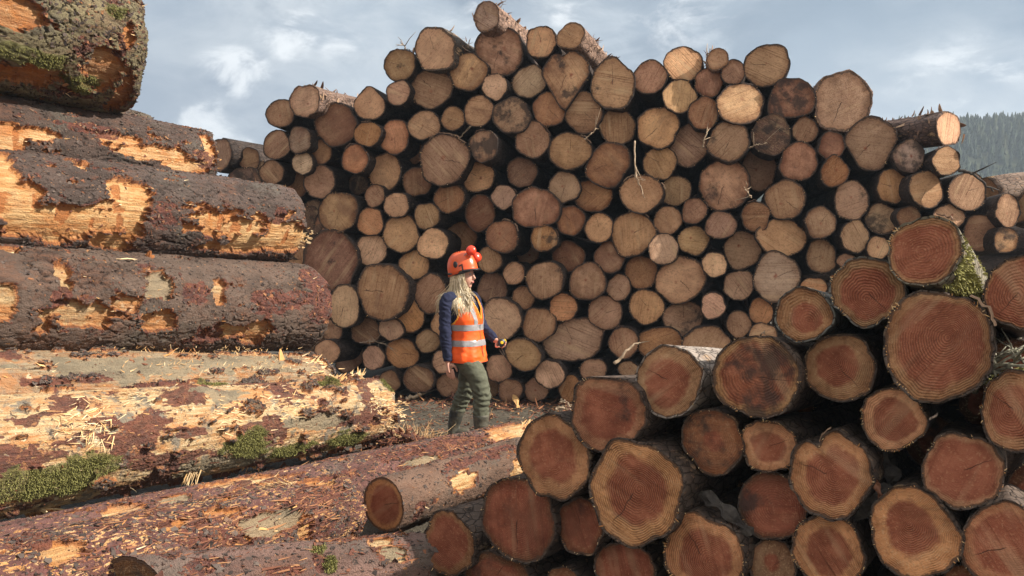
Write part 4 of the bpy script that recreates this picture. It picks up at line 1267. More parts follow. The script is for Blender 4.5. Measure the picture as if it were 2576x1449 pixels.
TR7 = Trunk('felled_trunk', 'pale battered trunk with cream splintered wood and moss along its lower flank', a, b, .322, .254, G1, .8, 640, 320, 7,
            xr=1002, barkcol=(0.126, 0.087, 0.051), woodcol=(.72, .56, .33), wear=(.35, .80, 1.0), base_peel=-.34, base_red=.09, scales=700, bark_h=.018, round_end=.05,
            patches=[('P', 200, 1010, 150, 40), ('P', 330, 985, 70, 26), ('R', 690, 965, 34, 46), ('R', 590, 955, 60, 16), ('T', 560, 990, 70, 18), ('R', 460, 985, 60, 18), ('R', 260, 1060, 40, 14), ('R', 60, 1165, 90, 24),
                     ('M', 170, 1205, 150, 40), ('M', 30, 1220, 70, 46), ('M', 612, 1120, 56, 34), ('M', 868, 1108, 50, 24), ('M', 530, 965, 40, 12), ('M', 820, 965, 40, 14), ('M', 975, 960, 14, 20), ('M', 740, 1130, 60, 18),
                     ('R', 770, 1135, 70, 16), ('R', 430, 1155, 120, 16), ('T', 560, 1165, 120, 24), ('R', 640, 1075, 50, 12), ('R', 480, 1090, 40, 12), ('P', 900, 1010, 80, 30), ('T', 800, 1060, 80, 20), ('R', 900, 955, 60, 12), ('P', 700, 1040, 60, 20)],
            knots=[(1.05, 118, .16, .14), (2.3, 150, .10, .13)], flakes=420, splint=260, fibres=160, flake_len=(.02, .06))
G2 = 'trunks lying low on the ground'
a, b = at(0, 1330 + 112, 3.4), at(1350, 1045 + 56, 6.7)
TR8 = Trunk('felled_trunk', 'long low trunk running back to a peeled cream end by the rubber boots', a, b, .185, .142, G2, .6, 620, 220, 8,
            xr=1360, barkcol=(.118, .056, .046), woodcol=(.76, .56, .30), wear=(.75, .6, .35), base_red=.30, base_peel=.28, bark_h=.011, cell=(10, 22),
            patches=[('P', 1275, 1085, 62, 26), ('P', 1330, 1060, 40, 26), ('R', 1130, 1120, 90, 22), ('R', 1010, 1140, 80, 20), ('R', 1210, 1120, 40, 16), ('P', 590, 1215, 80, 16), ('T', 440, 1262, 40, 10), ('P', 720, 1185, 60, 10),
                     ('R', 800, 1165, 40, 14), ('T', 1060, 1160, 40, 8), ('P', 300, 1290, 60, 12)], flakes=700, splint=90, fibres=900)
a, b = at(0, 1384 + 140, 2.965), at(908, 1265, 4.5)
TR9 = Trunk('felled_trunk', 'red brown trunk flecked with orange chips and a grey green bare patch', a, b, .215, .165, G2, .5, 520, 240, 9,
            xr=912, barkcol=(.112, .048, .040), woodcol=(.66, .40, .17), wear=(1.0, .6, .2), base_red=.24, base_peel=.30, bark_h=.014, cell=(16, 22),
            patches=[('T', 690, 1318, 66, 26), ('P', 760, 1340, 24, 24), ('P', 800, 1215, 40, 18), ('R', 800, 1250, 60, 30), ('R', 750, 1270, 50, 14), ('P', 150, 1400, 60, 30), ('R', 60, 1370, 60, 20), ('P', 430, 1330, 40, 12), ('P', 600, 1375, 30, 20)],
            knots=[(1.25, 140, .16, .07)], flakes=1300, splint=120, fibres=1000, flake_len=(.012, .045))
a, b = at(965, 1270, 4.5), at(1318, 1150, 5.72)
TR10 = Trunk('small_trunk', 'slender lone trunk with smooth scaly bark showing its red centred cut end', a, b, .142, .135, G2, 0, 360, 200, 10,
             barkcol=(0.130, 0.080, 0.053), woodcol=(.80, .58, .30), wear=(.06, .9, .05), bark_h=.007, cell=(20, 30), plate=.4, scales=500, round_end=.02, crackk=.5,
             patches=[('P', 1168, 1210, 34, 26), ('P', 1050, 1166, 66, 9), ('P', 1150, 1140, 60, 8), ('P', 1300, 1185, 20, 40), ('R', 1180, 1160, 80, 14), ('R', 1230, 1140, 60, 12), ('R', 1050, 1290, 14, 20)],
             flakes=110, splint=50, start_face=dict(tint=(1.35, 1.1, .85), look=(.70, .75, .3), marks=(.6, .2, .15), size=(.14, .0065, 1.1)))
a, b = at(335, 1514, 3.05), at(1064, 1414, 3.6)
TR11 = Trunk('felled_trunk', 'smooth barked trunk at the very bottom with a small pale moss tuft', a, b, .158, .118, G2, 0, 460, 240, 11,
             barkcol=(.140, .085, .066), woodcol=(.60, .44, .24), wear=(.04, .8, .3), bark_h=.008, cell=(18, 26), plate=.35, scales=700, crackk=.5, round_end=.02,
             patches=[('R', 880, 1350, 44, 14), ('R', 800, 1400, 16, 30), ('P', 960, 1370, 30, 14), ('T', 985, 1390, 40, 24), ('R', 520, 1420, 60, 20), ('R', 430, 1400, 30, 12), ('M', 800, 1390, 22, 12), ('M', 830, 1420, 14, 20), ('R', 700, 1440, 60, 14)],
             flakes=260, splint=40, fibres=180, start_tilt=.75, start_face=dict(tint=(.42, .36, .30), look=(.0, .2, .8), marks=(.3, .5, .6), size=(.15, .008, 1.2)))

# sprays of torn fibre and single slivers
TR7.burst(850, 955, 16, .11, .05, (.8, .1), .22, .22, (.35, .8), .05)
TR7.burst(890, 945, 16, .11, .016, (.7, .3), .25, .35, (.6, 1), .03)
TR7.burst(905, 938, 5, .15, .014, (.45, .3), .2, .6, (.6, 1), .02)
TR7.burst(340, 985, 110, .12, .005, (-.8, -.35), .16, .04, (.6, 1), .07)
TR7.burst(230, 1062, 200, .085, .005, (-.7, -.3), .35, .05, (.55, 1), .09)
TR7.burst(720, 1020, 120, .06, .006, (.8, -.2), .3, .08, (.5, 1), .08)
TR7.burst(560, 1035, 120, .06, .006, (.8, -.3), .3, .08, (.5, 1), .08)
TR7.burst(490, 1188, 26, .12, .009, (-.4, -.9), .3, .3, (.6, 1), .03)
TR7.burst(985, 1040, 120, .05, .008, (1.0, .1), .35, .2, (.55, 1), .10)
TR7.burst(640, 1195, 12, .06, .012, (.4, -.5), .4, .4, (.3, .7), .05)
TR7.burst(100, 1285, 5, .20, .02, (.9, -.5), .2, .3, (.7, 1), .02)
TR7.burst(950, 1015, 140, .05, .008, (.8, -.1), .45, .2, (.5, 1), .08)
TR6.burst(710, 905, 3, .10, .045, (.0, .9), .10, 1.0, (.35, .55), .01)
TR6.burst(640, 900, 260, .04, .004, (.6, .2), .5, .2, (.4, 1), .22)
TR6.burst(420, 895, 140, .045, .004, (.6, .2), .5, .2, (.3, .9), .18)
TR6.burst(800, 925, 80, .06, .008, (.9, -.2), .4, .3, (.6, 1), .08)
TR5.burst(262, 860, 18, .11, .008, (-.4, -.9), .25, .25, (.75, 1), .03)
TR5.burst(20, 640, 6, .11, .022, (.9, .2), .15, .15, (.8, 1), .04)
TR5.burst(290, 665, 3, .12, .014, (.7, -.6), .2, .4, (.8, 1), .02)
TR5.burst(370, 660, 6, .05, .04, (.3, .5), .5, .8, (.0, .2), .02)
TR4.burst(450, 438, 8, .26, .016, (1, .0), .05, .03, (.85, 1), .03)
TR4.burst(185, 585, 6, .09, .009, (.9, .1), .12, .1, (.8, 1), .03)
TR4.burst(765, 600, 40, .05, .01, (.9, 0), .4, .3, (.5, 1), .06)
TR3.burst(430, 400, 30, .09, .007, (.95, -.2), .12, .05, (.5, .9), .12)
TR3.burst(560, 385, 40, .03, .012, (.8, .2), .5, .4, (.2, .9), .06)
TR9.burst(700, 1215, 80, .13, .005, (-.85, -.35), .10, .05, (.55, .95), .05)
TR9.burst(805, 1222, 26, .05, .018, (.5, -.4), .4, .35, (.2, .6), .05)
TR8.burst(1340, 1060, 60, .06, .012, (.9, .2), .4, .3, (.4, .9), .05)
TR10.burst(1308, 1185, 60, .05, .012, (.9, -.2), .4, .3, (.7, 1), .05)


# moss that stands off the bark
def moss_on(tr, n, seed):
    rs = np.random.RandomState(seed)
    mk_ = tr.masks['moss'].ravel()
    w = (np.clip(tr.masks['moss'] + .12, 0, .55) ** 1.6 * tr.facing).ravel()
    ids = rs.choice(len(w), n, p=w / w.sum())
    V, T = tr.Vw.reshape(-1, 3), tr.T.ravel()
    vv, ff, aa = [], [], []
    for k in ids:
        o = np.array([0, math.cos(T[k]), math.sin(T[k])])
        p = V[k] + rs.normal(0, .004, 3)
        d = unit(o * rs.uniform(.2, 1.0) + rs.normal(0, .5, 3) + np.array([0, 0, -.25]))
        s = unit(np.cross(d, rs.normal(0, 1, 3)))
        sc_ = float(np.clip(.35 + mk_[k] * 1.6, .35, 1.1))
        L, wd = rs.uniform(.005, .013) * sc_, rs.uniform(.0014, .0032)
        b = len(vv)
        vv += [p - s * wd, p + s * wd, p + d * L * .6 + s * wd * .8, p + d * L, p + d * L * .6 - s * wd * .8]
        ff.append((b, b + 1, b + 2, b + 3, b + 4))
        aa += [rs.uniform(0, .35)] * 2 + [rs.uniform(.4, .8), rs.uniform(.6, 1), rs.uniform(.4, .8)]
    mk('moss', vv, ff, MOSSM, tr.root, False, {'val': aa})


moss_on(TR7, 30000, 1)
moss_on(TR1, 4500, 2)
moss_on(TR2, 2500, 3)
moss_on(TR11, 900, 4)
# ------------------------------------------------------------------ the forester
PX0, PD, PYAW = 1175, 7.07, R_(22)
pbase = at(PX0, 690, PD)
PB = np.array([pbase[0], PD, -0.015])
pc, ps = math.cos(PYAW), math.sin(PYAW)
PERSON = thing('person', 'person with long blond hair in orange helmet and vest, holding a tape measure', 'person',
               frame4((pc, -ps, 0), (ps, pc, 0), (0, 0, 1), PB))


def wpt(p):
    p = np.asarray(p, float)
    return PB + np.stack([p[..., 0] * pc + p[..., 1] * ps, -p[..., 0] * ps + p[..., 1] * pc, p[..., 2]], -1)


def fuse(name, parts, voxel, mat, parent, smooth_n=3, wrinkle=None, attrs=None, cut=None):
    """joins closed lofts into one continuous skin"""
    V, F, n = [], [], 0
    for v, f in parts:
        V.append(v)
        F += [tuple(i + n for i in q) for q in f]
        n += len(v)
    me = bpy.data.meshes.new('tmp')
    me.from_pydata([tuple(map(float, p)) for p in np.concatenate(V)], [], [tuple(int(i) for i in q) for q in F])
    o = bpy.data.objects.new('tmp', me)
    COL.objects.link(o)
    m = o.modifiers.new('r', 'REMESH')
    m.mode, m.voxel_size = 'VOXEL', voxel
    s = o.modifiers.new('s', 'SMOOTH')
    s.factor, s.iterations = .5, smooth_n
    dg = bpy.context.evaluated_depsgraph_get()
    ev = o.evaluated_get(dg)
    m2 = bpy.data.meshes.new_from_object(ev)
    co = np.empty(len(m2.vertices) * 3, np.float32)
    m2.vertices.foreach_get('co', co)
    co = co.reshape(-1, 3).astype(float)
    no = np.empty(len(m2.vertices) * 3, np.float32)
    m2.vertices.foreach_get('normal', no)
    no = no.reshape(-1, 3).astype(float)
    polys = [tuple(p.vertices) for p in m2.polygons]
    bpy.data.objects.remove(o)
    bpy.data.meshes.remove(me)
    bpy.data.meshes.remove(m2)
    if wrinkle is not None:
        co = co + no * wrinkle(co)[:, None]
    if cut is not None:
        keep = cut(co)
        idx = -np.ones(len(co), int)
        idx[keep] = np.arange(keep.sum())
        polys = [tuple(idx[i] for i in q) for q in polys if all(keep[i] for i in q)]
        co, no = co[keep], no[keep]
    ob = mk(name, co, polys, mat, parent, True, {k: f(co) for k, f in (attrs or {}).items()}) if name else None
    return ob, co, no, polys


def shell(name, co, no, polys, sel, off, mat, parent):
    ids = {}
    F, V = [], []
    for q in polys:
        if all(sel[i] for i in q):
            t = []
            for i in q:
                if i not in ids:
                    ids[i] = len(V)
                    V.append(co[i] + no[i] * off)
                t.append(ids[i])
            F.append(tuple(t))
    return mk(name, V, F, mat, parent, True) if F else None


SKIN = mat_simple('skin', (.60, .33, .24), (.52, .26, .19), 40, .55, .15, .001, .35)
NAVY = mat_simple('navy_knit', (.016, .019, .044), (.024, .028, .060), 160, .9, .5, .002, .2)
ORANGE = mat_simple('orange_hi_vis', (1.0, .125, .012), (.90, .10, .010), 12, .6, .25, .004, .35)
BIND = mat_simple('yellow_binding', (.95, .42, .04), (.85, .34, .03), 30, .6, None)
SILVER = mat_simple('reflective_tape', (.27, .255, .26), (.34, .325, .33), 90, .35, .15, .001, .6)
OLIVE = mat_simple('olive_trousers', (.082, .084, .058), (.112, .114, .080), 26, .85, .3, .004, .2)
RUBBER = mat_simple('muddy_rubber', (.016, .019, .018), (.12, .105, .075), 14, .6, .3, .003, .4)
HELM = mat_simple('orange_helmet', (.74, .115, .030), (.68, .10, .026), 8, .28, None, None, .5)
CUP = mat_simple('ear_cup_plastic', (.80, .055, .02), (.76, .05, .018), 8, .25, None, None, .5)
BLK = mat_simple('black_plastic', (.012, .012, .014), (.02, .02, .022), 20, .4, None, None, .5)
HAIRM = mat_val('blond_hair', [(0, (.30, .22, .13)), (.35, (.58, .46, .29)), (1, (.86, .76, .58))], .45, None)

nS, nE, nW = np.array([-.105, -.185, 1.235]), np.array([-.105, -.215, .945]), np.array([-.088, -.20, .705])
fS, fE, fW = np.array([-.02, .185, 1.235]), np.array([.045, .215, 1.00]), np.array([.190, .200, .872])
TORSO = [((.010, 0, .68), .118, .165), ((.008, 0, .74), .128, .178), ((.0, 0, .85), .122, .160), ((-.010, 0, .95), .112, .150), ((-.02, 0, 1.08), .124, .164), ((-.03, 0, 1.18), .114, .172), ((-.04, 0, 1.25), .084, .15), ((-.045, 0, 1.30), .058, .075), ((-.045, 0, 1.32), .05, .05)]


def torso(g=0.0, lo=0, hi=9, hem=0.0):
    pts = [p for p, _, _ in TORSO[lo:hi]]
    rad = [(a + g + (hem if k == 0 else 0), b + g + (hem if k == 0 else 0)) for k, (_, a, b) in enumerate(TORSO[lo:hi])]
    return tube(pts, rad, 28, ref=(0, 1, 0), k=30)


def torso2(g, lo=0, hi=9, hem=0.0):
    V, F = [], []
    P = np.array([p for p, _, _ in TORSO[lo:hi]])
    Rr = np.array([(a + g, b + g) for _, a, b in TORSO[lo:hi]])
    Rr[0] += hem
    Z = np.linspace(P[0, 2], P[-1, 2], 34)
    n = 36
    th = np.arange(n) * 2 * math.pi / n
    for z_ in Z:
        cx = np.interp(z_, P[:, 2], P[:, 0]); a = np.interp(z_, P[:, 2], Rr[:, 0]); b = np.interp(z_, P[:, 2], Rr[:, 1])
        V.append(np.stack([cx + a * np.sign(np.cos(th)) * np.abs(np.cos(th)) ** .85, b * np.sign(np.sin(th)) * np.abs(np.sin(th)) ** .85, np.full(n, z_)], -1))
    V = np.concatenate(V)
    F = [tuple(q) for q in grid_quads(34, n)] + [tuple(range(n))[::-1], tuple(range(33 * n, 34 * n))]
    return V, F


def limb(pts, rad, n=16, k=20, ref=(0, 1, 0)):
    return tube(pts, rad, n, ref, k)


# hands: palm with four unequal bent fingers and a thumb at its side
def hand(wr, d, palm_n, thumb_side, curl, size=1.0, th_curl=.5):
    d, pn = unit(d), unit(palm_n)
    s = unit(np.cross(d, pn)) * thumb_side
    pn = unit(np.cross(s, d)) * (1 if np.dot(np.cross(s, d), palm_n) > 0 else -1)
    parts = [tube([wr - d * .03, wr, wr + d * .03 * size, wr + d * .065 * size, wr + d * .088 * size], [(.020, .026), (.019, .026), (.017, .037), (.016, .040), (.012, .036)], 12, ref=s)]
    # lofted sections: first radius across the palm thickness, second across the width
    for q, (off, L) in enumerate(((.029, .070), (.010, .078), (-.009, .073), (-.027, .058))):
        b = wr + d * (.082 - .004 * abs(q - 1)) * size + s * off * size
        L = L * size
        c = curl[q] if hasattr(curl, '__len__') else curl
        p, dr = [b - d * .015, b], d
        for seg, (ll, cc) in enumerate(((.45, .55), (.32, 1.0), (.25, .8))):
            ang = c * cc
            dr = unit(dr * math.cos(ang) + pn * math.sin(ang))
            pn_l = pn
            p.append(p[-1] + dr * L * ll)
        parts.append(tube(p, [.0095, .0095, .0088, .008, .0062], 8, ref=s))
    b = wr + d * .025 * size + s * .026 * size
    t1 = b + (d * .55 + s * .75 + pn * .25) * .036 * size
    t2 = t1 + unit(d * .9 + s * .25 * (1 - th_curl) + pn * th_curl) * .033 * size
    t3 = t2 + unit(d * .8 - s * .25 * th_curl + pn * th_curl * 1.2) * .026 * size
    parts.append(tube([b - s * .012, b, t1, t2, t3], [.014, .014, .0115, .0098, .0068], 8, ref=pn))
    return parts, d, s, pn


nd = unit(np.array([.035, 0.0, -.16]))
hn_parts, *_ = hand(nW + [0, 0, -.0], nd, np.array([-.25, .95, .05]), 1, (.22, .28, .34, .42))
fd = unit(np.array([.85, -.10, -.42]))
hf_parts, hfd, hfs, hfp = hand(fW, fd, np.array([.30, -.80, .52]), 1, (.85, .95, 1.0, 1.0), .95, .7)

# head: skull, jaw, nose, lips, ears and neck in one piece with the body
HC = np.array([-.035, 0, 1.475])


def ell(c, r, n=20, m=14, fn=None):
    V = []
    for i in range(m + 1):
        a = math.pi * i / m
        for j in range(n):
            b = 2 * math.pi * j / n
            v = np.array([math.sin(a) * math.cos(b), math.sin(a) * math.sin(b), -math.cos(a)])
            V.append(np.asarray(c) + v * r * (fn(v) if fn else 1))
    F = [tuple(q) for q in grid_quads(m + 1, n)] + [tuple(range(n))[::-1], tuple(range(m * n, m * n + n))]
    return np.array(V), F


head_parts = [ell(HC + [-.008, 0, .022], np.array([.094, .074, .098])),
              ell(HC + [.030, 0, -.050], np.array([.060, .056, .080])),
              ell(HC + [.052, 0, -.110], np.array([.024, .028, .022])),          # chin
              ell(HC + [.066, 0, .012], np.array([.022, .050, .020])),           # brow
              tube([HC + [.078, 0, .010], HC + [.094, 0, -.018], HC + [.108, 0, -.042], HC + [.092, 0, -.054]], [.008, .010, .0125, .012], 10, ref=(0, 1, 0)),
              ell(HC + [.084, 0, -.070], np.array([.013, .022, .0075])),          # upper lip
              ell(HC + [.082, 0, -.083], np.array([.012, .019, .0075])),
              ell(HC + [-.005, -.075, -.012], np.array([.017, .009, .030])), ell(HC + [-.005, .075, -.012], np.array([.017, .009, .030])),
              limb([(-.045, 0, 1.24), (-.045, 0, 1.32), (-.036, 0, 1.40), (-.03, 0, 1.45)], [(.062, .07), (.052, .054), (.050, .052), (.055, .055)])]
body_parts = head_parts + [torso2(-.022), limb([nS, nE, nW], [.050, .040, .026]), limb([fS, fE, fW], [.050, .040, .026])] + hn_parts + hf_parts
fuse('body', body_parts, .0048, SKIN, PERSON, 2)
S = Soup()
for sy in (-1, 1):
    S.add(*ell(HC + [.079, sy * .030, -.006], np.array([.010, .012, .010]), 12, 8))
S.build('eye', mat_simple('eye_white', (.5, .45, .42), (.1, .08, .07), 90, .3, None), PERSON, True)
# lashes and brows would be under a pixel at this distance; lips get their own tone
mk('lip', *ell(HC + [.0875, 0, -.0765], np.array([.0125, .0215, .0105]), 14, 8), mat_simple('lip_skin', (.45, .15, .13), (.40, .13, .11), 40, .45, None), PERSON)

# trousers (near leg forward, far leg trailing)
nH, nK, nT = np.array([.025, -.088, .80]), np.array([.188, -.100, .43]), np.array([.180, -.100, .235])
fH, fK, fT = np.array([-.005, .088, .80]), np.array([-.060, .100, .42]), np.array([-.150, .105, .235])


def wr_leg(co):
    w = fbm(co * np.array([9, 9, 26]), 4, 5, .6) * .011
    kn = np.exp(-((co[:, 2] - .40) / .10) ** 2) + .8 * np.exp(-((co[:, 2] - .26) / .06) ** 2)
    w += kn * .006 * np.sin(co[:, 2] * 120 + 9 * fbm(co * 9, 3, 9) + 14 * co[:, 0])
    return w


fuse('trousers', [torso2(-.012, 0, 3), limb([nH + [-.03, .02, -.02], nH + [-.01, .004, -.075], (nH + nK) / 2 + [.015, 0, 0], nK, (nK + nT) / 2 + [-.008, 0, 0], nT], [(.080, .075), (.108, .090), (.100, .088), (.080, .075), (.074, .070), (.074, .068)], 20, 34),
                  limb([fH + [0, 0, .03], fH + [0, 0, -.03], (fH + fK) / 2, fK, (fK + fT) / 2 + [-.008, 0, 0], fT], [(.098, .085), (.108, .092), (.094, .086), (.078, .074), (.074, .070), (.072, .068)], 20, 34)],
     .0085, OLIVE, PERSON, 3, wr_leg)
for T_, K_, L_ in ((nT, nK, 0), (fT, fK, 1)):
    an = np.array([T_[0] + (.0 if L_ == 0 else -.035), T_[1], .085])
    hl = an + np.array([-.035, 0, -.055])
    toe = an + np.array([.165, -.012 if L_ == 0 else .012, -.055])
    leg = tube([T_ + [0, 0, .022], T_, (T_ + an) / 2, an, an + [0, 0, -.055]], [(.077, .071), (.076, .070), (.066, .062), (.058, .052), (.06, .046)], 20, (0, 1, 0), 18)
    foot = tube([hl + [-.022, 0, 0], hl, (hl + toe) / 2 + [0, 0, .012], toe + [-.03, 0, .0], toe + [.022, 0, -.006]], [(.022, .026), (.038, .036), (.042, .043), (.034, .046), (.012, .022)], 16, (0, 1, 0), 16)
    fuse('boot', [leg, foot], .007, RUBBER, PERSON, 2, lambda co: .005 * fbm(co * np.array([14, 14, 30]), 3, 4))
    sole = tube([hl + [-.026, 0, -.030], hl + [0, 0, -.030], (hl + toe) / 2 + [0, 0, -.030], toe + [-.03, 0, -.030], toe + [.026, 0, -.030]], [(.012, .030), (.014, .040), (.013, .046), (.013, .050), (.010, .026)], 14, (0, 1, 0), 14)
    mk('sole', *sole, BLK, PERSON)

# navy jumper
def wr_arm(co):
    w = fbm(co * np.array([14, 14, 30]), 4, 7, .6) * .007
    arm = ((np.abs(co[:, 1]) > .17) | (co[:, 0] > .08)) * 1.0
    return w + arm * .0022 * np.sin(co[:, 2] * 130 + 70 * co[:, 0] + 8 * fbm(co * 12, 3, 3))


fuse('jumper', [torso2(.004, 1, 8), limb([nS + [.03, .06, .03], nS, (nS + nE) / 2 + [-.006, 0, 0], nE, (nE + nW) / 2, nW + [0, 0, .012]], [(.060, .060), (.070, .060), (.060, .056), (.054, .052), (.047, .045), (.040, .038)], 18, 30, (0, 1, 0)),
                limb([fS + [0, -.06, .03], fS, (fS + fE) / 2, fE, (fE + fW) / 2, fW - unit(fW - fE) * .008], [(.055, .06), (.064, .058), (.057, .053), (.051, .049), (.045, .043), (.038, .037)], 18, 30, (0, 0, 1))],
     .0065, NAVY, PERSON, 2, wr_arm)

# hi-vis waistcoat with armholes, V opening, bands
VN = np.array([.0, 0, 0])


def vest_cut(co):
    x, y, z_ = co.T
    arm_n = ((y + .19) / .075) ** 2 + ((x + .075) / .085) ** 2 + ((z_ - 1.17) / .135) ** 2 < 1
    arm_f = ((y - .19) / .075) ** 2 + ((x + .02) / .08) ** 2 + ((z_ - 1.17) / .135) ** 2 < 1
    neck = (z_ > 1.272)
    vee = (x > .02) & (np.abs(y) < (z_ - 1.08) * .42)
    bottom = z_ < .697
    return ~(arm_n | arm_f | neck | vee | bottom)


def wr_vest(co):
    low = smooth(1.0, .72, co[:, 2])
    w = fbm(co * np.array([7, 7, 16]), 4, 15, .55) * (.008 + .010 * low)
    w += .006 * low * np.sin(np.arctan2(co[:, 1], co[:, 0]) * 7 + 5 * fbm(co * 5, 2, 8))
    return w


_, vco, vno, vpoly = fuse('vest', [torso2(.026, 0, 8, .016)], .0075, ORANGE, PERSON, 2, wr_vest, None, vest_cut)
zz, xx, yy = vco[:, 2], vco[:, 0], vco[:, 1]
shell('reflective_band', vco, vno, vpoly, (zz > .842) & (zz < .897), .003, SILVER, PERSON)
shell('reflective_band', vco, vno, vpoly, (zz > .978) & (zz < 1.036), .003, SILVER, PERSON)
for sy in (-1, 1):
    line = sy * yy - (.075 + .05 * (zz - 1.03) / .2)
    shell('shoulder_band', vco, vno, vpoly, (np.abs(line) < .026) & (zz > 1.030), .0035, SILVER, PERSON)
# yellow binding on the armhole and neck edges, black zip
ecount = {}
for q in vpoly:
    for a_, b_ in zip(q, q[1:] + q[:1]):
        k_ = (min(a_, b_), max(a_, b_))
        ecount[k_] = ecount.get(k_, 0) + 1
S, Sh = Soup(), Soup()
for (a_, b_), c_ in ecount.items():
    if c_ == 1:
        (Sh if vco[a_][2] < .71 else S).tube([vco[a_], vco[b_]], [.0065, .0065] if vco[a_][2] > .71 else [.003, .003], 5)
S.build('binding', BIND, PERSON)
Sh.build('hem', BLK, PERSON)
zc = [(np.interp(z_, [p[2] for p, _, _ in TORSO], [p[0] + a for p, a, _ in TORSO]) + .026, -.012, z_) for z_ in np.linspace(.70, 1.09, 16)]
S = Soup(); S.tube(zc, [.0035] * 16, 5)
S.build('zip', BLK, PERSON)

# helmet: peaked dome, badge, vents, raised ear defenders on wire arms
HB = np.array([-.042, 0, 1.505])
ht = R_(9)
rot_h = lambda v: np.stack([v[..., 0] * math.cos(ht) - v[..., 2] * math.sin(ht), v[..., 1], v[..., 0] * math.sin(ht) + v[..., 2] * math.cos(ht)], -1) + HB
n, m = 40, 22
V = []
for i in range(m):
    a_ = (i / (m - 1)) * math.pi / 2
    for j in range(n):
        b_ = 2 * math.pi * j / n
        ex_ = .138 * math.cos(b_) ** 1 * math.cos(a_) ** .72
        ey_ = .112 * math.sin(b_) * math.cos(a_) ** .72
        h_ = .158 * math.sin(a_) ** .9
        ridge_ = .010 * math.exp(-(ey_ / .022) ** 2) * math.sin(a_) ** .5
        V.append([ex_ - .006 * math.sin(a_), ey_, h_ + ridge_])
skirt = [[1.03 * .138 * math.cos(2 * math.pi * j / n), 1.04 * .112 * math.sin(2 * math.pi * j / n), -.004 - (.030 if math.cos(2 * math.pi * j / n) < .1 else .010) * 1.0 - .012 * max(0, -math.cos(2 * math.pi * j / n))] for j in range(n)]
inner = [[.93 * p[0], .93 * p[1], p[2]] for p in skirt]
V = np.array(inner + skirt + V)
F = [tuple(q) for q in grid_quads(m + 2, n)] + [tuple(range((m + 1) * n, (m + 2) * n))]
helmet = mk('helmet', rot_h(V), F, HELM, PERSON)
# peak
V, F = [], []
for i in range(15):
    b_ = R_(-72 + 144 * i / 14)
    for q in (0, 1):
        r_ = (.0 if q == 0 else 1)
        px_ = (.136 + r_ * .034 * math.cos(b_) ** .6) * math.cos(b_)
        py_ = (.110 + r_ * .014) * math.sin(b_)
        for dz_ in (0, -.006):
            V.append([px_, py_, .006 - r_ * .010 + dz_ - .012])
for i in range(14):
    b0 = i * 4
    F += [(b0, b0 + 4, b0 + 6, b0 + 2), (b0 + 1, b0 + 3, b0 + 7, b0 + 5), (b0 + 2, b0 + 6, b0 + 7, b0 + 3), (b0, b0 + 1, b0 + 5, b0 + 4)]
mk('peak', rot_h(np.array(V)), F, BLK, helmet)
v_, f_2 = ell((0, 0, 0), np.array([.022, .008, .030]), 14, 10)
mk('side_clip', rot_h(v_ + np.array([-.012, -.108, .048])), f_2, BLK, helmet)
S = Soup()
S.add(rot_h(np.array([[.02, -.115, .035], [.058, -.112, .045], [.058, -.108, -.02], [.046, -.112, -.02], [.046, -.114, .030], [.02, -.116, .022]])), [(0, 1, 2, 3, 4, 5), (5, 4, 3, 2, 1, 0)])
S.build('visor_bracket', BLK, helmet)
S = Soup()
for k_ in range(5):
    a_ = R_(52 + 11 * k_)
    S.add(*ell(rot_h(np.array([-.138 * math.cos(a_) ** .72 * .62 - .0, -.024, .158 * math.sin(a_) ** .9 + .004])), np.array([.008, .004, .005]), 8, 6))
S.build('vent', mat_simple('vent_shadow', (.30, .04, .01), (.26, .035, .01), 20, .6, None), helmet, True)
S = Soup()
S.tube(rot_h(np.array([[-.10, -.085, -.02], [-.02, -.105, -.035], [.05, -.10, -.030], [.10, -.07, -.02]])), [.010] * 4, 8)
S.build('sweatband', BLK, helmet, True)


def local_of(px, py, y):
    """person-space point seen at px, py that lies y to the side"""
    u = (px - PX0) / FOC * PD
    return np.array([(u - ps * y) / pc, y, CAM_H + (690 - py) / FOC * PD])


for k_, (px_, py_, y_, ax_) in enumerate([(1186, 626, -.055, (.25, -.9, .3)), (1199, 642, .045, (.75, -.35, .35))]):
    c_ = local_of(px_, py_, y_)
    ax_ = unit(ax_)
    cup = tube([c_ - ax_ * .018, c_ - ax_ * .014, c_ + ax_ * .006, c_ + ax_ * .022, c_ + ax_ * .030, c_ + ax_ * .033], [.042, .045, .045, .038, .023, .004], 22, (0.1, .2, 1))
    o = mk('ear_defender', *cup, CUP, helmet)
    mk('ear_cushion', *tube([c_ - ax_ * .034, c_ - ax_ * .030, c_ - ax_ * .020, c_ - ax_ * .017], [.030, .039, .039, .032], 22, (0.1, .2, 1)), BLK, helmet)
    S = Soup()
    S.tube([rot_h(np.array([-.005, -.10 if k_ == 0 else .10, .06])), c_ + [-.040, 0, -.02], c_ + [-.030, 0, .020], c_ - ax_ * .016 + [0, 0, .02]], [.0028] * 4, 6)
    S.build('wire_arm', SILVER, helmet, True)

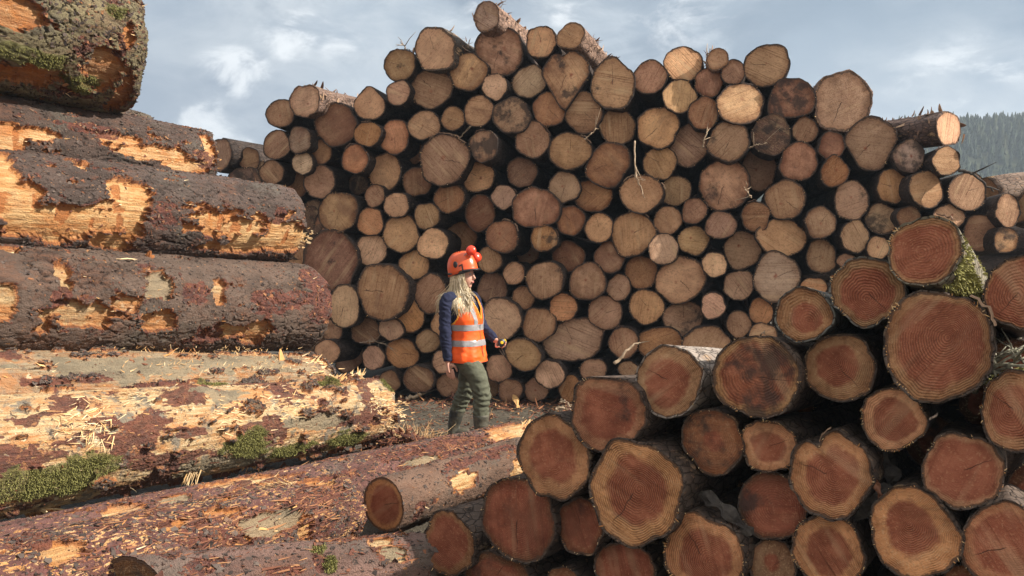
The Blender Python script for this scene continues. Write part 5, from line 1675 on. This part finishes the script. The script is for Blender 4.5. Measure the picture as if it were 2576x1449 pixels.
# hair: many wavy locks from under the helmet, over the back and over the near shoulder
rs = np.random.RandomState(21)
S = Soup()
for k_ in range(820):
    b_ = R_(rs.uniform(82, 278))                 # round the back of the head from temple to temple
    if rs.rand() < .45:
        b_ = R_(rs.uniform(212, 300))             # thick over the near side
    p0 = HC + np.array([math.cos(b_) * .098 - .006, math.sin(b_) * .080, rs.uniform(-.01, .04)])
    side = math.sin(b_)
    front = math.cos(b_)
    end_z = rs.uniform(1.09, 1.24) if front < .2 else rs.uniform(1.10, 1.30)
    if rs.rand() < .12: end_z -= .03
    p1 = p0 + np.array([front * .012, side * .018, -.055])
    p2 = np.array([p0[0] * .9 + front * .012 + rs.normal(0, .012) + (.012 if front > 0 else -.012), p0[1] * 1.08 + rs.normal(0, .008), 1.335 + rs.normal(0, .012)])
    spread = .075 if front < -.2 else .04
    p3 = np.array([p2[0] + front * spread * .85 + rs.normal(0, .014) + (.045 if (side < -.3 and front > -.45) else -.02), min(p2[1], .2) * 1.25 + rs.normal(0, .012) - (.015 if side < 0 else 0), (end_z + 1.335) / 2 - .005])
    p4 = np.array([p3[0] + (.018 if front > -.2 else -.012) + rs.normal(0, .014), p3[1] * 1.06 + rs.normal(0, .012), end_z])
    P_ = resample([p0, p1, p2, p3, p4], 18)
    ph_, fr_, am_ = rs.uniform(0, 6.28), rs.uniform(1.6, 3.4), rs.uniform(.005, .014)
    q_ = np.linspace(0, 1, 18)
    P_[:, 0] += am_ * q_ * np.sin(q_ * fr_ * 6.28 + ph_)
    P_[:, 1] += am_ * q_ * np.cos(q_ * fr_ * 6.28 + ph_ * 1.7)
    # stay clear of the vest
    for t_ in range(18):
        z_ = P_[t_, 2]
        if z_ < 1.31:
            cx = np.interp(z_, [p[2] for p, _, _ in TORSO], [p[0] for p, _, _ in TORSO])
            a_ = np.interp(z_, [p[2] for p, _, _ in TORSO], [a for _, a, _ in TORSO]) + .034
            bb = np.interp(z_, [p[2] for p, _, _ in TORSO], [b for _, _, b in TORSO]) + .034
            e_ = math.hypot((P_[t_, 0] - cx) / a_, P_[t_, 1] / bb)
            if e_ < 1:
                f0 = 1 / max(e_, .35)
                P_[t_, 0] = cx + (P_[t_, 0] - cx) * f0
                P_[t_, 1] *= f0
    w_ = rs.uniform(.0016, .0046)
    S.tube(P_, list(w_ * np.interp(q_, [0, .2, .75, 1], [.8, 1.1, .9, .12])), 5, rs.beta(1.6, 1.6))
S.add(*ell(HC + [-.012, 0, -.01], np.array([.098, .079, .105]), 20, 14, lambda v: 1 if v[0] < .35 else .86), .15)
hair = S.build('hair', HAIRM, PERSON, True)

# tape measure held in the far hand, with its wrist loop: a thing of its own
tc_ = fW + hfd * .068 + hfp * .030
twc = wpt(tc_)
TAPE = thing('tape_measure', 'small black and yellow tape measure held out in the gloveless hand', 'tape measure', Matrix.Translation(Vector(twc)))
TAPE['label'] = 'small black and yellow tape measure held out in one hand, loop dangling'


def disc(c, ax, r, h, sq=.0, n=22):
    ax = unit(ax)
    u_ = unit(np.cross(ax, [0, 0, 1.0]))
    v_ = np.cross(u_, ax)
    th_ = np.arange(n) * 2 * math.pi / n
    rr_ = r * (1 + sq * np.maximum(0, np.cos(4 * th_ + math.pi)) * ((np.sin(th_) < 0)))
    V = []
    for q, hh in ((.86, -h), (1, -h * .7), (1, h * .7), (.86, h)):
        V.append(c + np.outer(np.cos(th_) * rr_ * q, u_) + np.outer(np.sin(th_) * rr_ * q, v_) + ax * hh)
    F = [tuple(x) for x in grid_quads(4, n)] + [tuple(range(n))[::-1], tuple(range(3 * n, 4 * n))]
    return np.concatenate(V), F


tax = np.array([.25, -1, .15])
YEL = mat_simple('yellow_plastic', (.75, .50, .02), (.70, .46, .02), 20, .4, None)
mk('case', *disc(np.zeros(3), tax, .036, .019, .18), BLK, TAPE)
mk('label_plate', *disc(unit(tax) * .0195, tax, .014, .0015), YEL, TAPE)
S = Soup()
S.tube([[.024, -.004, .032], [.036, -.004, .020], [.042, -.004, .002]], [(.006), (.007), (.005)], 8)
S.build('lock_button', YEL, TAPE, True)
S = Soup()
lp = [np.array([-.02, -.012, -.03]) + np.array([.055 * math.sin(t_) * .22 + .035 * (1 - math.cos(t_)) * .6, 0, -.042 * (1 - math.cos(t_))]) for t_ in np.linspace(.2, 6.08, 20)]
S.tube(lp, [.0022] * 20, 5)
S.build('wrist_loop', mat_simple('loop_cord', (.10, .07, .05), (.16, .11, .08), 30, .8, None), TAPE, True)
# ------------------------------------------------------------------ ground
def axis_pts(c, lo, hi, step, far_):
    a = np.arange(lo, hi + step * .5, step)
    out, d, x = [], step, hi
    while x < far_:
        d *= 1.35
        x += d
        out.append(x)
    out2, d, x = [], step, lo
    while x > -far_:
        d *= 1.35
        x -= d
        out2.append(x)
    return np.array(out2[::-1] + list(a) + out)


gx, gy = axis_pts(0, -2.6, 1.8, .018, 700), axis_pts(0, 4.6, 10.2, .022, 700)
GX, GY = np.meshgrid(gx, gy, indexing='ij')
gp = np.stack([GX, GY, GX * 0], -1)
near_w = np.clip(1.6 - np.maximum(np.maximum(-2.6 - GX, GX - 1.8), np.maximum(4.6 - GY, GY - 10.2)).clip(0) * .5, 0, 1).clip(0, 1)
GZ = near_w * (.030 * fbm(gp * 1.6, 4, 3) + .016 * fbm(gp * 9, 4, 5, .6) + .012 * np.abs(fbm(gp * 26, 3, 8))) - .03
gm = NT('trodden_mud')
gP = gm.obj()
g1, g2, g3 = gm.noise(gP, 2.2, 5), gm.noise(gP, 16, 5, .7), gm.noise(gP, 90, 3, .7)
gv = gm.voro(gP, 48)
gc = gm.mix(gm.step(.35, .65, g1), (.075, .062, .045), (.125, .105, .078))
gc = gm.mix(gm.step(.45, .7, g2), gc, (.055, .043, .032))
gc = gm.mix(gm.mul(gm.step(.55, .68, g3), .7), gc, (.23, .19, .14))
gc = gm.mix(gm.mul(gm.step(.20, .10, gv.outputs['Distance']), .6), gc, (.22, .19, .155))
GROUND_M = gm.finish(gc, .8, gm.bump(gm.add(g2, gm.mul(g3, .7)), .9, .03), .3)
gr = mk('ground', np.stack([GX, GY, GZ], -1).reshape(-1, 3), grid_quads(len(gx), len(gy), False)[:, ::-1].copy(), GROUND_M)
gr['kind'] = 'structure'

# loose chips, bark and sticks trodden into the yard
rs = np.random.RandomState(77)
S = Soup()
for _ in range(5200):
    q = rs.rand()
    if q < .55:
        x, y = rs.uniform(-1.9, 1.5), rs.uniform(5.6, 9.6)
    elif q < .8:
        x = rs.uniform(-2.0, 2.0); y = (8.88 - x * FN[0]) / FN[1] - abs(rs.normal(0, .35)) - .02
    else:
        x, y = rs.normal(-.75, .28), rs.normal(6.35, .35)
    small = rs.rand() < .85
    L = rs.uniform(.012, .05) if small else rs.uniform(.06, .22)
    d = np.array([rs.normal(), rs.normal(), rs.normal(0, .22)])
    S.shard([x, y, rs.uniform(-.02, .015)], d, [rs.normal(0, .3), rs.normal(0, .3), 1], L, L * rs.uniform(.2, .6) if small else rs.uniform(.006, .02), .3, min(1, max(0, rs.beta(1.3, 2.2) + (.25 if rs.rand() < .12 else 0))), rs.uniform(-.4, .4))
o = S.build('wood_litter', LITTER)
tag(o, 'bark chips and broken twigs trodden into the dark mud', 'litter')
o['kind'] = 'stuff'

# heap of red bark shreds by the low trunk
S = Soup()
for _ in range(900):
    p = at(rs.normal(1010, 62), 1100, 1)
    t = rs.normal(0, 1)
    c = at(1015, 1118, 6.35)
    x, y = c[0] + rs.normal(0, .22), c[1] + rs.normal(0, .24)
    hgt = .20 * math.exp(-((x - c[0]) / .26) ** 2 - ((y - c[1]) / .28) ** 2)
    L = rs.uniform(.025, .10)
    S.shard([x, y, hgt * rs.uniform(.2, 1.1)], rs.normal(0, 1, 3) * [1, 1, .35], [0, 0, 1], L, L * rs.uniform(.25, .7), .15, rs.uniform(.1, .62), rs.uniform(-.6, .6))
o = S.build('bark_debris', LITTER)
tag(o, 'mound of shredded red bark between the pale trunk and the low trunk', 'bark debris')
o['kind'] = 'stuff'

# dry grass stalks by the end of the pale trunk
S = Soup()
for _ in range(150):
    c = at(1035 + rs.normal(0, 32), 1092, 6.75 + rs.normal(0, .12))
    b = np.array([c[0], c[1], -.02])
    ln = rs.normal(0, .10, 2)
    h_ = rs.uniform(.08, .26)
    S.tube([b, b + [ln[0] * .3, ln[1] * .3, h_ * .6], b + [ln[0], ln[1], h_ * rs.uniform(.6, 1)]], [.0028, .0022, .001], 4, rs.uniform(.85, 1))
o = S.build('dry_grass', LITTER)
tag(o, 'pale dry grass stalks growing beside the broken pale trunk end', 'grass')
o['kind'] = 'stuff'


def twig(name, label, cat, pts, rad, group=None, mat=TWIGM, side=0, seed=0, n=7):
    r_ = np.random.RandomState(seed + 40)
    S = Soup()
    P = resample(pts, 16)
    P[1:-1] += r_.normal(0, .006, (14, 3))
    S.tube(P, list(np.linspace(rad, rad * .35, 16)), n)
    for _ in range(side):
        i = r_.randint(4, 14)
        d = unit(P[i + 1] - P[i]) + r_.normal(0, .6, 3)
        L = r_.uniform(.05, .16)
        S.tube([P[i], P[i] + d * L * .5, P[i] + d * L + r_.normal(0, .015, 3)], [rad * .5, rad * .4, rad * .15], 5)
    o = S.build(name, mat, None, True)
    o.location = P[0]
    me = o.data
    co = np.empty(len(me.vertices) * 3, np.float32)
    me.vertices.foreach_get('co', co)
    me.vertices.foreach_set('co', (co.reshape(-1, 3) - P[0]).astype(np.float32).ravel())
    tag(o, label, cat, group)
    return o


PALE = mat_simple('barked_stick', (.26, .18, .115), (.46, .35, .24), 22, .8, .4)
DARKW = mat_simple('old_wood', (.035, .030, .028), (.085, .072, .062), 22, .9, .9, .02)
f_ = lambda x, y, d=-.25: plane_hit(x, y, FN, FAR_T + d)
n_ = lambda x, y, d=-.15: plane_hit(x, y, NN, NEAR_T + d)
g_ = lambda x, y: (lambda r: np.array([0, 0, CAM_H]) + r * (-(CAM_H - .02) / r[2]))(ray(x, y))
TG = 'loose twigs caught in the far stack'
twig('twig', 'long pale twig hanging down over the ragged rimmed log end', 'twig', [f_(1597, 355, -.2), f_(1598, 400, -.28), f_(1600, 440, -.3), f_(1612, 470, -.3), f_(1622, 498, -.3)], .010, TG, PALE, 7, 1)
twig('twig', 'curved peeled stick leaning on the stack above the near red logs', 'twig', [f_(1545, 915, -.5), f_(1565, 895, -.45), f_(1592, 868, -.4), f_(1610, 862, -.38)], .020, TG, PALE, 1, 2)
twig('twig', 'short pale twig between the dark wedge and the saw streaked log ends', 'twig', [f_(1768, 370, -.2), f_(1774, 345, -.24), f_(1786, 322, -.2)], .011, TG, PALE, 2, 3)
twig('twig', 'thin twig poking up beside the torn golden rimmed log end', 'twig', [f_(1156, 348, -.1), f_(1170, 330, -.2), f_(1185, 316, -.25)], .008, TG, TWIGM, 1, 4)
twig('twig', 'pale sliver lying slantwise above a ringed log in mid stack', 'twig', [f_(1470, 350, -.2), f_(1488, 336, -.2), f_(1500, 322, -.15)], .009, TG, PALE, 3, 5)
twig('twig', 'broken stub standing on the first skyline log left of the gap', 'twig', [f_(1020, 128, .1), f_(1016, 114, .1), f_(1008, 106, .1)], .011, TG, TWIGM, 4, 6)
twig('twig', 'upright twig on top of the topmost log', 'twig', [f_(1254, 30, .1), f_(1262, 14, .1), f_(1274, -2, .1)], .007, TG, TWIGM, 2, 7)
twig('twig', 'dark stub sticking up beside the smallest skyline log', 'twig', [f_(1778, 172, .1), f_(1784, 145, .1), f_(1786, 122, .1)], .014, TG, TWIGM, 3, 8)
twig('branch', 'long bare branch sloping down off the end of the far stack', 'branch', [f_(2412, 430, -.1), f_(2445, 436, -.12), f_(2478, 462, -.14), f_(2500, 482, -.1)], .018, TG, DARKW, 3, 9)
twig('twig', 'thin grass like twigs tangled low in the far stack', 'twig', [f_(905, 862, -.2), f_(935, 858, -.25), f_(965, 866, -.25), f_(985, 876, -.2)], .005, TG, TWIGM, 16, 10)
twig('twig', 'forked pale twig below the broad pale log end', 'twig', [f_(1890, 498, -.1), f_(1882, 485, -.2), f_(1872, 470, -.15)], .008, TG, PALE, 3, 11)
twig('twig', 'little white twig stump on the rim of the reddish log near the slope', 'twig', [f_(1885, 372, -.1), f_(1905, 364, -.2), f_(1930, 360, -.2)], .008, TG, PALE, 2, 12)
twig('branch', 'weathered barkless branch lying on the mud behind the boots', 'branch', [g_(1022, 1003), g_(1056, 1000) + [0, 0, .03], g_(1098, 990) + [0, 0, .07], g_(1132, 978) + [0, 0, .10]], .026, None, PALE, 3, 13)
twig('branch', 'reddish forked branch end beside the barkless branch', 'branch', [g_(1120, 992) + [0, 0, .10], g_(1136, 1000) + [0, 0, .06], g_(1148, 1014)], .022, None, mat_simple('red_bark', (.12, .05, .035), (.22, .10, .06), 25), 6, 14)
for k, (x0, y0, x1, y1) in enumerate([(1400, 1030, 1436, 1027), (1398, 1039, 1440, 1041), (1412, 1020, 1432, 1033)]):
    twig('stick', ['upper split stick beside the near pile on the mud', 'lower split stick beside the near pile on the mud', 'slanting stick across the two split sticks'][k], 'stick', [g_(x0, y0) + [0, 0, .02 + .02 * k], g_((x0 + x1) / 2, (y0 + y1) / 2) + [0, 0, .03 + .02 * k], g_(x1, y1) + [0, 0, .02 + .02 * k]], .014, 'split sticks on the mud', PALE, 1, 15 + k)

# slabs of bark
def slab(name, label, pts, w, col, nrm, seed, cat='bark strip', thick=.008, group=None):
    r_ = np.random.RandomState(seed)
    P = resample(pts, 14)
    V = []
    for i, p in enumerate(P):
        d = unit(P[min(i + 1, 13)] - P[max(i - 1, 0)])
        s = unit(np.cross(d, nrm))
        n2 = unit(np.cross(s, d))
        ww = w * (.75 + .35 * math.sin(i * 1.3 + seed)) * (1 if 0 < i < 13 else .5)
        for a, b in ((-1, 0), (-.5, .25), (0, .34), (.5, .25), (1, 0), (1, -.1), (0, .2), (-1, -.1)):
            V.append(p + s * ww * a + n2 * (ww * b * .8 + thick * r_.normal(0, .5)))
    F = [tuple(q) for q in grid_quads(14, 8)] + [tuple(range(8))[::-1], tuple(range(13 * 8, 14 * 8))]
    V = np.array(V)
    o = mk(name, V - P[0], F, col, None, False, {'val': np.full(len(V), .4)})
    o.location = P[0]
    tag(o, label, cat, group)


ORB = mat_simple('orange_bark', (.45, .24, .09), (.62, .38, .16), 25, .8, .5)
slab('bark_slab', 'orange piece of bark on the mud in front of the far stack', [g_(1280, 1000) + [0, 0, .06], g_(1293, 1006) + [0, 0, .05], g_(1304, 1026)], .035, ORB, [0, -.6, .8], 3)
slab('bark_strip', 'grey broken slab wedged aslant between near logs', [n_(1758, 1242, .05), n_(1800, 1262, .0), n_(1845, 1300, -.02), n_(1888, 1345, .02)], .030, DARKW, [-.5, -.8, .2], 4)
slab('bark_strip', 'dark strip of bark bridging two ringed logs of the bottom row', [n_(2100, 1352, .10), n_(2140, 1312, .06), n_(2190, 1262, .04), n_(2245, 1226, .08)], .030, DARKW, [-.5, -.7, .3], 5)
slab('bark_strip', 'red brown strip of bark hanging beside the heart shaped red log', [n_(2186, 1170, .0), n_(2198, 1205, -.02), n_(2212, 1240, -.02), n_(2224, 1262, .0)], .014, mat_simple('red_strip', (.15, .06, .035), (.26, .12, .07), 25), [-.5, -.8, .1], 6)
slab('bark_strip', 'greyish bark shred behind the hanging red strip', [n_(2215, 1150, .2), n_(2240, 1180, .15), n_(2242, 1225, .15), n_(2232, 1262, .2)], .034, DARKW, [-.5, -.8, .1], 7)
LICH = mat_simple('lichen_bark', (.34, .33, .24), (.10, .085, .07), 60, .9, .8, .006)
MG = 'mossy sticks beside the largest near log'
twig('twig', 'lower lichen covered stick in the gap beside the largest near log', 'twig', [n_(2452, 985, .1), n_(2470, 955, .05), n_(2492, 920, .05), n_(2505, 890, .1)], .012, MG, LICH, 22, 20)
twig('twig', 'upper lichen covered stick close to the picture edge', 'twig', [n_(2535, 935, .1), n_(2548, 900, .08), n_(2556, 875, .1)], .008, MG, LICH, 10, 21)
twig('twig', 'pale bent twig rising from behind the dark ringed near log', 'twig', [n_(1912, 860, .4), n_(1914, 845, .35), n_(1922, 832, .35)], .004, MG, PALE, 0, 22)

# ------------------------------------------------------------------ wooded hills
def ridge(name, x0, x1, y0, hfun, depth, mat, seed, step):
    xs = np.arange(x0, x1, step)
    ys = np.linspace(0, 1, 26)
    X, T = np.meshgrid(xs, ys, indexing='ij')
    H = np.array([hfun(x) for x in xs])[:, None]
    Y = y0 + T * depth
    Z = H * np.sin(np.minimum(T * 1.25, 1) * math.pi / 2) ** .9 - 2 + 3 * fbm(np.stack([X, Y, X * 0], -1) * .03, 3, seed) * np.sin(T * math.pi)
    Z[:, 0] = -3
    return xs, X, Y, Z


HILLM = mat_simple('hill_slope', (.030, .040, .022), (.05, .058, .03), .15, .95, None, None, .1)
hx0 = lambda px, d: (px - 1288) / FOC * d
D1 = 200.0
# height of the ridge line so that it meets the treeline of the picture
def h_near(x):
    px = 1288 + x / D1 * FOC
    top = np.interp(px, [1500, 1900, 2190, 2330, 2440, 2576, 3000], [640, 420, 330, 318, 312, 322, 330])
    return CAM_H + (690 - top) / FOC * D1
xs, X, Y, Z = ridge('hill', hx0(1500, D1), hx0(3300, D1), D1 - 66, h_near, 78, HILLM, 3, 4.0)
hill = mk('hill', np.stack([X, Y, Z], -1).reshape(-1, 3), grid_quads(X.shape[0], X.shape[1], False)[:, ::-1].copy(), HILLM)
hill['kind'] = 'structure'
D2 = 480.0
def h_far(x):
    px = 1288 + x / D2 * FOC
    top = np.interp(px, [1500, 2200, 2450, 2520, 2576, 2700, 3000], [690, 470, 330, 295, 272, 250, 300])
    return CAM_H + (690 - top) / FOC * D2
xs2, X2, Y2, Z2 = ridge('far_hill', hx0(1500, D2), hx0(3300, D2), D2 - 110, h_far, 130, HILLM, 5, 8.0)
h2 = mk('far_hill', np.stack([X2, Y2, Z2], -1).reshape(-1, 3), grid_quads(X2.shape[0], X2.shape[1], False)[:, ::-1].copy(), HILLM)
h2['kind'] = 'structure'
# conifers: one plantation that reads as a mass
rs = np.random.RandomState(5)
vv, ff, aa = [], [], []
ntree = 9000
for _ in range(ntree):
    i = rs.randint(0, len(xs) - 1)
    if 1288 + xs[i] / D1 * FOC < 1950 and rs.rand() < .8:
        continue
    tt = rs.uniform(.05, .93)
    j = min(int(tt * 25), 24)
    x, y, z = xs[i] + rs.uniform(0, 4), Y[i, j] + rs.uniform(0, 3), Z[i, j]
    h_ = rs.uniform(2.2, 4.2) * (1.25 if rs.rand() < .12 else 1)
    w = h_ * rs.uniform(.17, .27)
    n, m_ = 6, 6
    b = len(vv)
    tone = rs.uniform(0, 1)
    ph = rs.uniform(0, 6)
    for k in range(m_):
        q = k / (m_ - 1)
        for e in range(n):
            a_ = ph + e * 2 * math.pi / n + k * .5
            r_ = w * (1 - q) ** .85 * rs.uniform(.45, 1.25) + .05
            vv.append((x + math.cos(a_) * r_, y + math.sin(a_) * r_, z + h_ * (.04 + q * .96) - r_ * .25))
            aa.append(tone)
    for k in range(m_ - 1):
        for e in range(n):
            ff.append((b + k * n + e, b + k * n + (e + 1) % n, b + (k + 1) * n + (e + 1) % n, b + (k + 1) * n + e))
CONIF = mat_val('conifer_needles', [(0, (.022, .036, .026)), (.6, (.042, .060, .036)), (1, (.070, .080, .045))], .95, None)
o = mk('forest', vv, ff, CONIF, None, False, {'val': aa})
tag(o, 'hazy conifer forest covering the hillside beyond the stack', 'forest')
o['kind'] = 'stuff'

# ------------------------------------------------------------------ air, sun, sky, camera
SUN_AZ, SUN_EL = R_(11.5), R_(37)              # to the viewer's right, a touch on the viewer's side
to_sun = np.array([math.cos(SUN_EL) * math.cos(SUN_AZ), -math.cos(SUN_EL) * math.sin(SUN_AZ), math.sin(SUN_EL)])
ld = bpy.data.lights.new('sun', 'SUN')
ld.energy, ld.angle, ld.color = 5.0, R_(.53), (1, .93, .82)
lo = bpy.data.objects.new('sun', ld)
COL.objects.link(lo)
lo.rotation_euler = Vector(to_sun).to_track_quat('Z', 'Y').to_euler()
lo.location = (20, -4, 30)

W = bpy.data.worlds.new('World')
SC.world = W
W.use_nodes = True
wt = W.node_tree
wt.nodes.clear()
wm = NT.__new__(NT)
wm.t, wm.tc = wt, None
wout = wt.nodes.new('ShaderNodeOutputWorld')
bg = wt.nodes.new('ShaderNodeBackground')
sky = wt.nodes.new('ShaderNodeTexSky')
sky.sky_type = 'NISHITA'
sky.sun_disc = False
sky.sun_elevation = SUN_EL
sky.sun_rotation = math.atan2(to_sun[0], to_sun[1])
sky.air_density, sky.dust_density, sky.ozone_density = 1.0, 1.2, 1.2
gco = wt.nodes.new('ShaderNodeTexCoord').outputs['Generated']
sep = wt.nodes.new('ShaderNodeSeparateXYZ')
wm.put(sep.inputs[0], gco)
dx, dy, dz = sep.outputs
den = wm.add(wm.math('MAXIMUM', dz, 0.0), .22)
cv = wt.nodes.new('ShaderNodeCombineXYZ')
wm.put(cv.inputs[0], wm.math('DIVIDE', dx, den)); wm.put(cv.inputs[1], wm.math('DIVIDE', dy, den)); wm.put(cv.inputs[2], .37)
C1 = wm.noise(wm.vm('MULTIPLY', gco, (1, 1, 2.6)), 3.6, 6, .55, .6)
C2 = wm.noise(wm.vm('ADD', wm.vm('MULTIPLY', gco, (1, 1, 2.2)), (3.1, 1.7, 0)), 8.5, 7, .6, .5)
C3 = wm.noise(wm.vm('MULTIPLY', gco, (1, 1, 2.0)), 11.0, 8, .62, .5)
# broad grey cloud deck
deck = wm.mix(wm.step(.38, .60, C1), (.95, 1.42, 2.05), (2.5, 3.1, 3.75))
deck = wm.mix(wm.mul(wm.step(.46, .66, C2), .75), deck, (3.7, 4.25, 4.7))
skyc = wm.mix(wm.step(.30, .48, wm.add(C1, wm.mul(C2, .2))), sky.outputs[0], deck)
skyc = wm.mix(.93, sky.outputs[0], deck)
skyc = wm.mix(wm.mul(wm.step(.38, .8, dz), .8), skyc, (6.6, 7.1, 7.6))


def dirpx(x, y):
    return tuple(float(q) for q in unit(ray(x, y)))


def blob(x, y, rad):
    d = wm.vm('DISTANCE', wm.vm('MULTIPLY', gco, (1, 1, 1.5)), tuple(np.array(dirpx(x, y)) * [1, 1, 1.5]))
    return wm.step(rad, rad * .1, d)


# slate bank low on one side, bright heaps of cumulus in front of it
bank = blob(450, 215, .26)
skyc = wm.mix(wm.mul(bank, .8), skyc, (.80, 1.25, 2.0))
skyc = wm.mix(wm.mul(blob(360, 30, .14), .4), skyc, (2.5, 3.1, 3.8))
skyc = wm.mix(wm.mul(blob(2300, 40, .32), .75), skyc, (1.35, 2.05, 2.85))
for (x, y, r, k) in [(820, 70, .24, .75), (430, 120, .13, .35), (2420, 225, .20, .6), (1380, 30, .14, .5), (560, 330, .10, .55), (1800, 10, .12, .2)]:
    skyc = wm.mix(wm.mul(wm.mul(blob(x, y, r), wm.step(.34, .62, wm.add(wm.mul(C2, .6), wm.mul(C3, .4)))), k), skyc, (5.0, 5.35, 5.6))
heap = None
for (x, y, r, k) in [(585, 185, .062, 1.0), (610, 225, .045, .9), (525, 300, .060, 1.0), (480, 322, .05, .75), (590, 345, .07, .6), (745, 95, .060, .85), (845, 112, .055, .8), (790, 85, .06, .5), (1190, 60, .07, .5), (1420, 20, .05, .6), (2420, 225, .12, .5), (420, 345, .06, .6), (1700, 40, .14, .3)]:
    b_ = wm.mul(blob(x, y, r), k)
    heap = b_ if heap is None else wm.math('MAXIMUM', heap, b_)
hm = wm.step(.22, .95, wm.add(wm.mul(heap, .62), wm.mul(wm.sub(C3, .5), 3.2)))
hm = wm.mul(hm, wm.step(.02, .4, heap))
skyc = wm.mix(wm.mul(hm, .85), skyc, (7.4, 7.6, 7.7))
skyc = wm.mix(wm.mul(wm.step(.10, -.02, dz), .4), skyc, (3.0, 3.6, 4.2))
# sun side brighter; unseen sky overhead and behind the viewer brightened to fill shade
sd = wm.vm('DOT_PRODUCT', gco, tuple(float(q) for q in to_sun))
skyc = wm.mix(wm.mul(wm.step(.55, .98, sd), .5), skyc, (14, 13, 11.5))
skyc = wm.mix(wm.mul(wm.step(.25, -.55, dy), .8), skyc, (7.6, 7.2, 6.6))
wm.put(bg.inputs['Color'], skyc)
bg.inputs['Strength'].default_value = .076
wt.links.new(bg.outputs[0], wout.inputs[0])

# haze
HAZE = True
if HAZE:
    zt = float(max(Z.max(), Z2.max())) + 10
    x0, x1, y0, y1, zb = -420, 640, -60, 640, -4.5
    V = [(x, y, z) for z in (zb, zt) for y in (y0, y1) for x in (x0, x1)]
    F = [(0, 2, 3, 1), (4, 5, 7, 6), (0, 1, 5, 4), (1, 3, 7, 5), (3, 2, 6, 7), (2, 0, 4, 6)]
    hz = NT('haze_air')
    pv = hz.new('ShaderNodeVolumePrincipled')
    pv.inputs['Color'].default_value = (.72, .84, 1.0, 1)
    pv.inputs['Density'].default_value = .0012
    pv.inputs['Anisotropy'].default_value = .1
    hz.t.links.new(pv.outputs[0], hz.out.inputs['Volume'])
    o = mk('haze', V, F, hz.m, None, False)
    o['kind'] = 'stuff'
    o['label'] = 'thin bluish haze in the air over the yard and hills'
    o['category'] = 'haze'

cam = bpy.data.cameras.new('camera')
cam.sensor_width = 36
cam.lens = 36 * FOC / 2576
cam.clip_end = 20000
cam.clip_start = .05
co = bpy.data.objects.new('camera', cam)
COL.objects.link(co)
co.location = (0, 0, CAM_H)
co.rotation_euler = (math.pi / 2 - PITCH, 0, 0)
SC.camera = co
vs = SC.view_settings
vs.view_transform = 'Standard'
vs.look = 'None'
vs.exposure, vs.gamma = .95, 1
vs.use_curve_mapping = False
SC.cycles.volume_bounces = 0
SC.cycles.max_bounces = 6
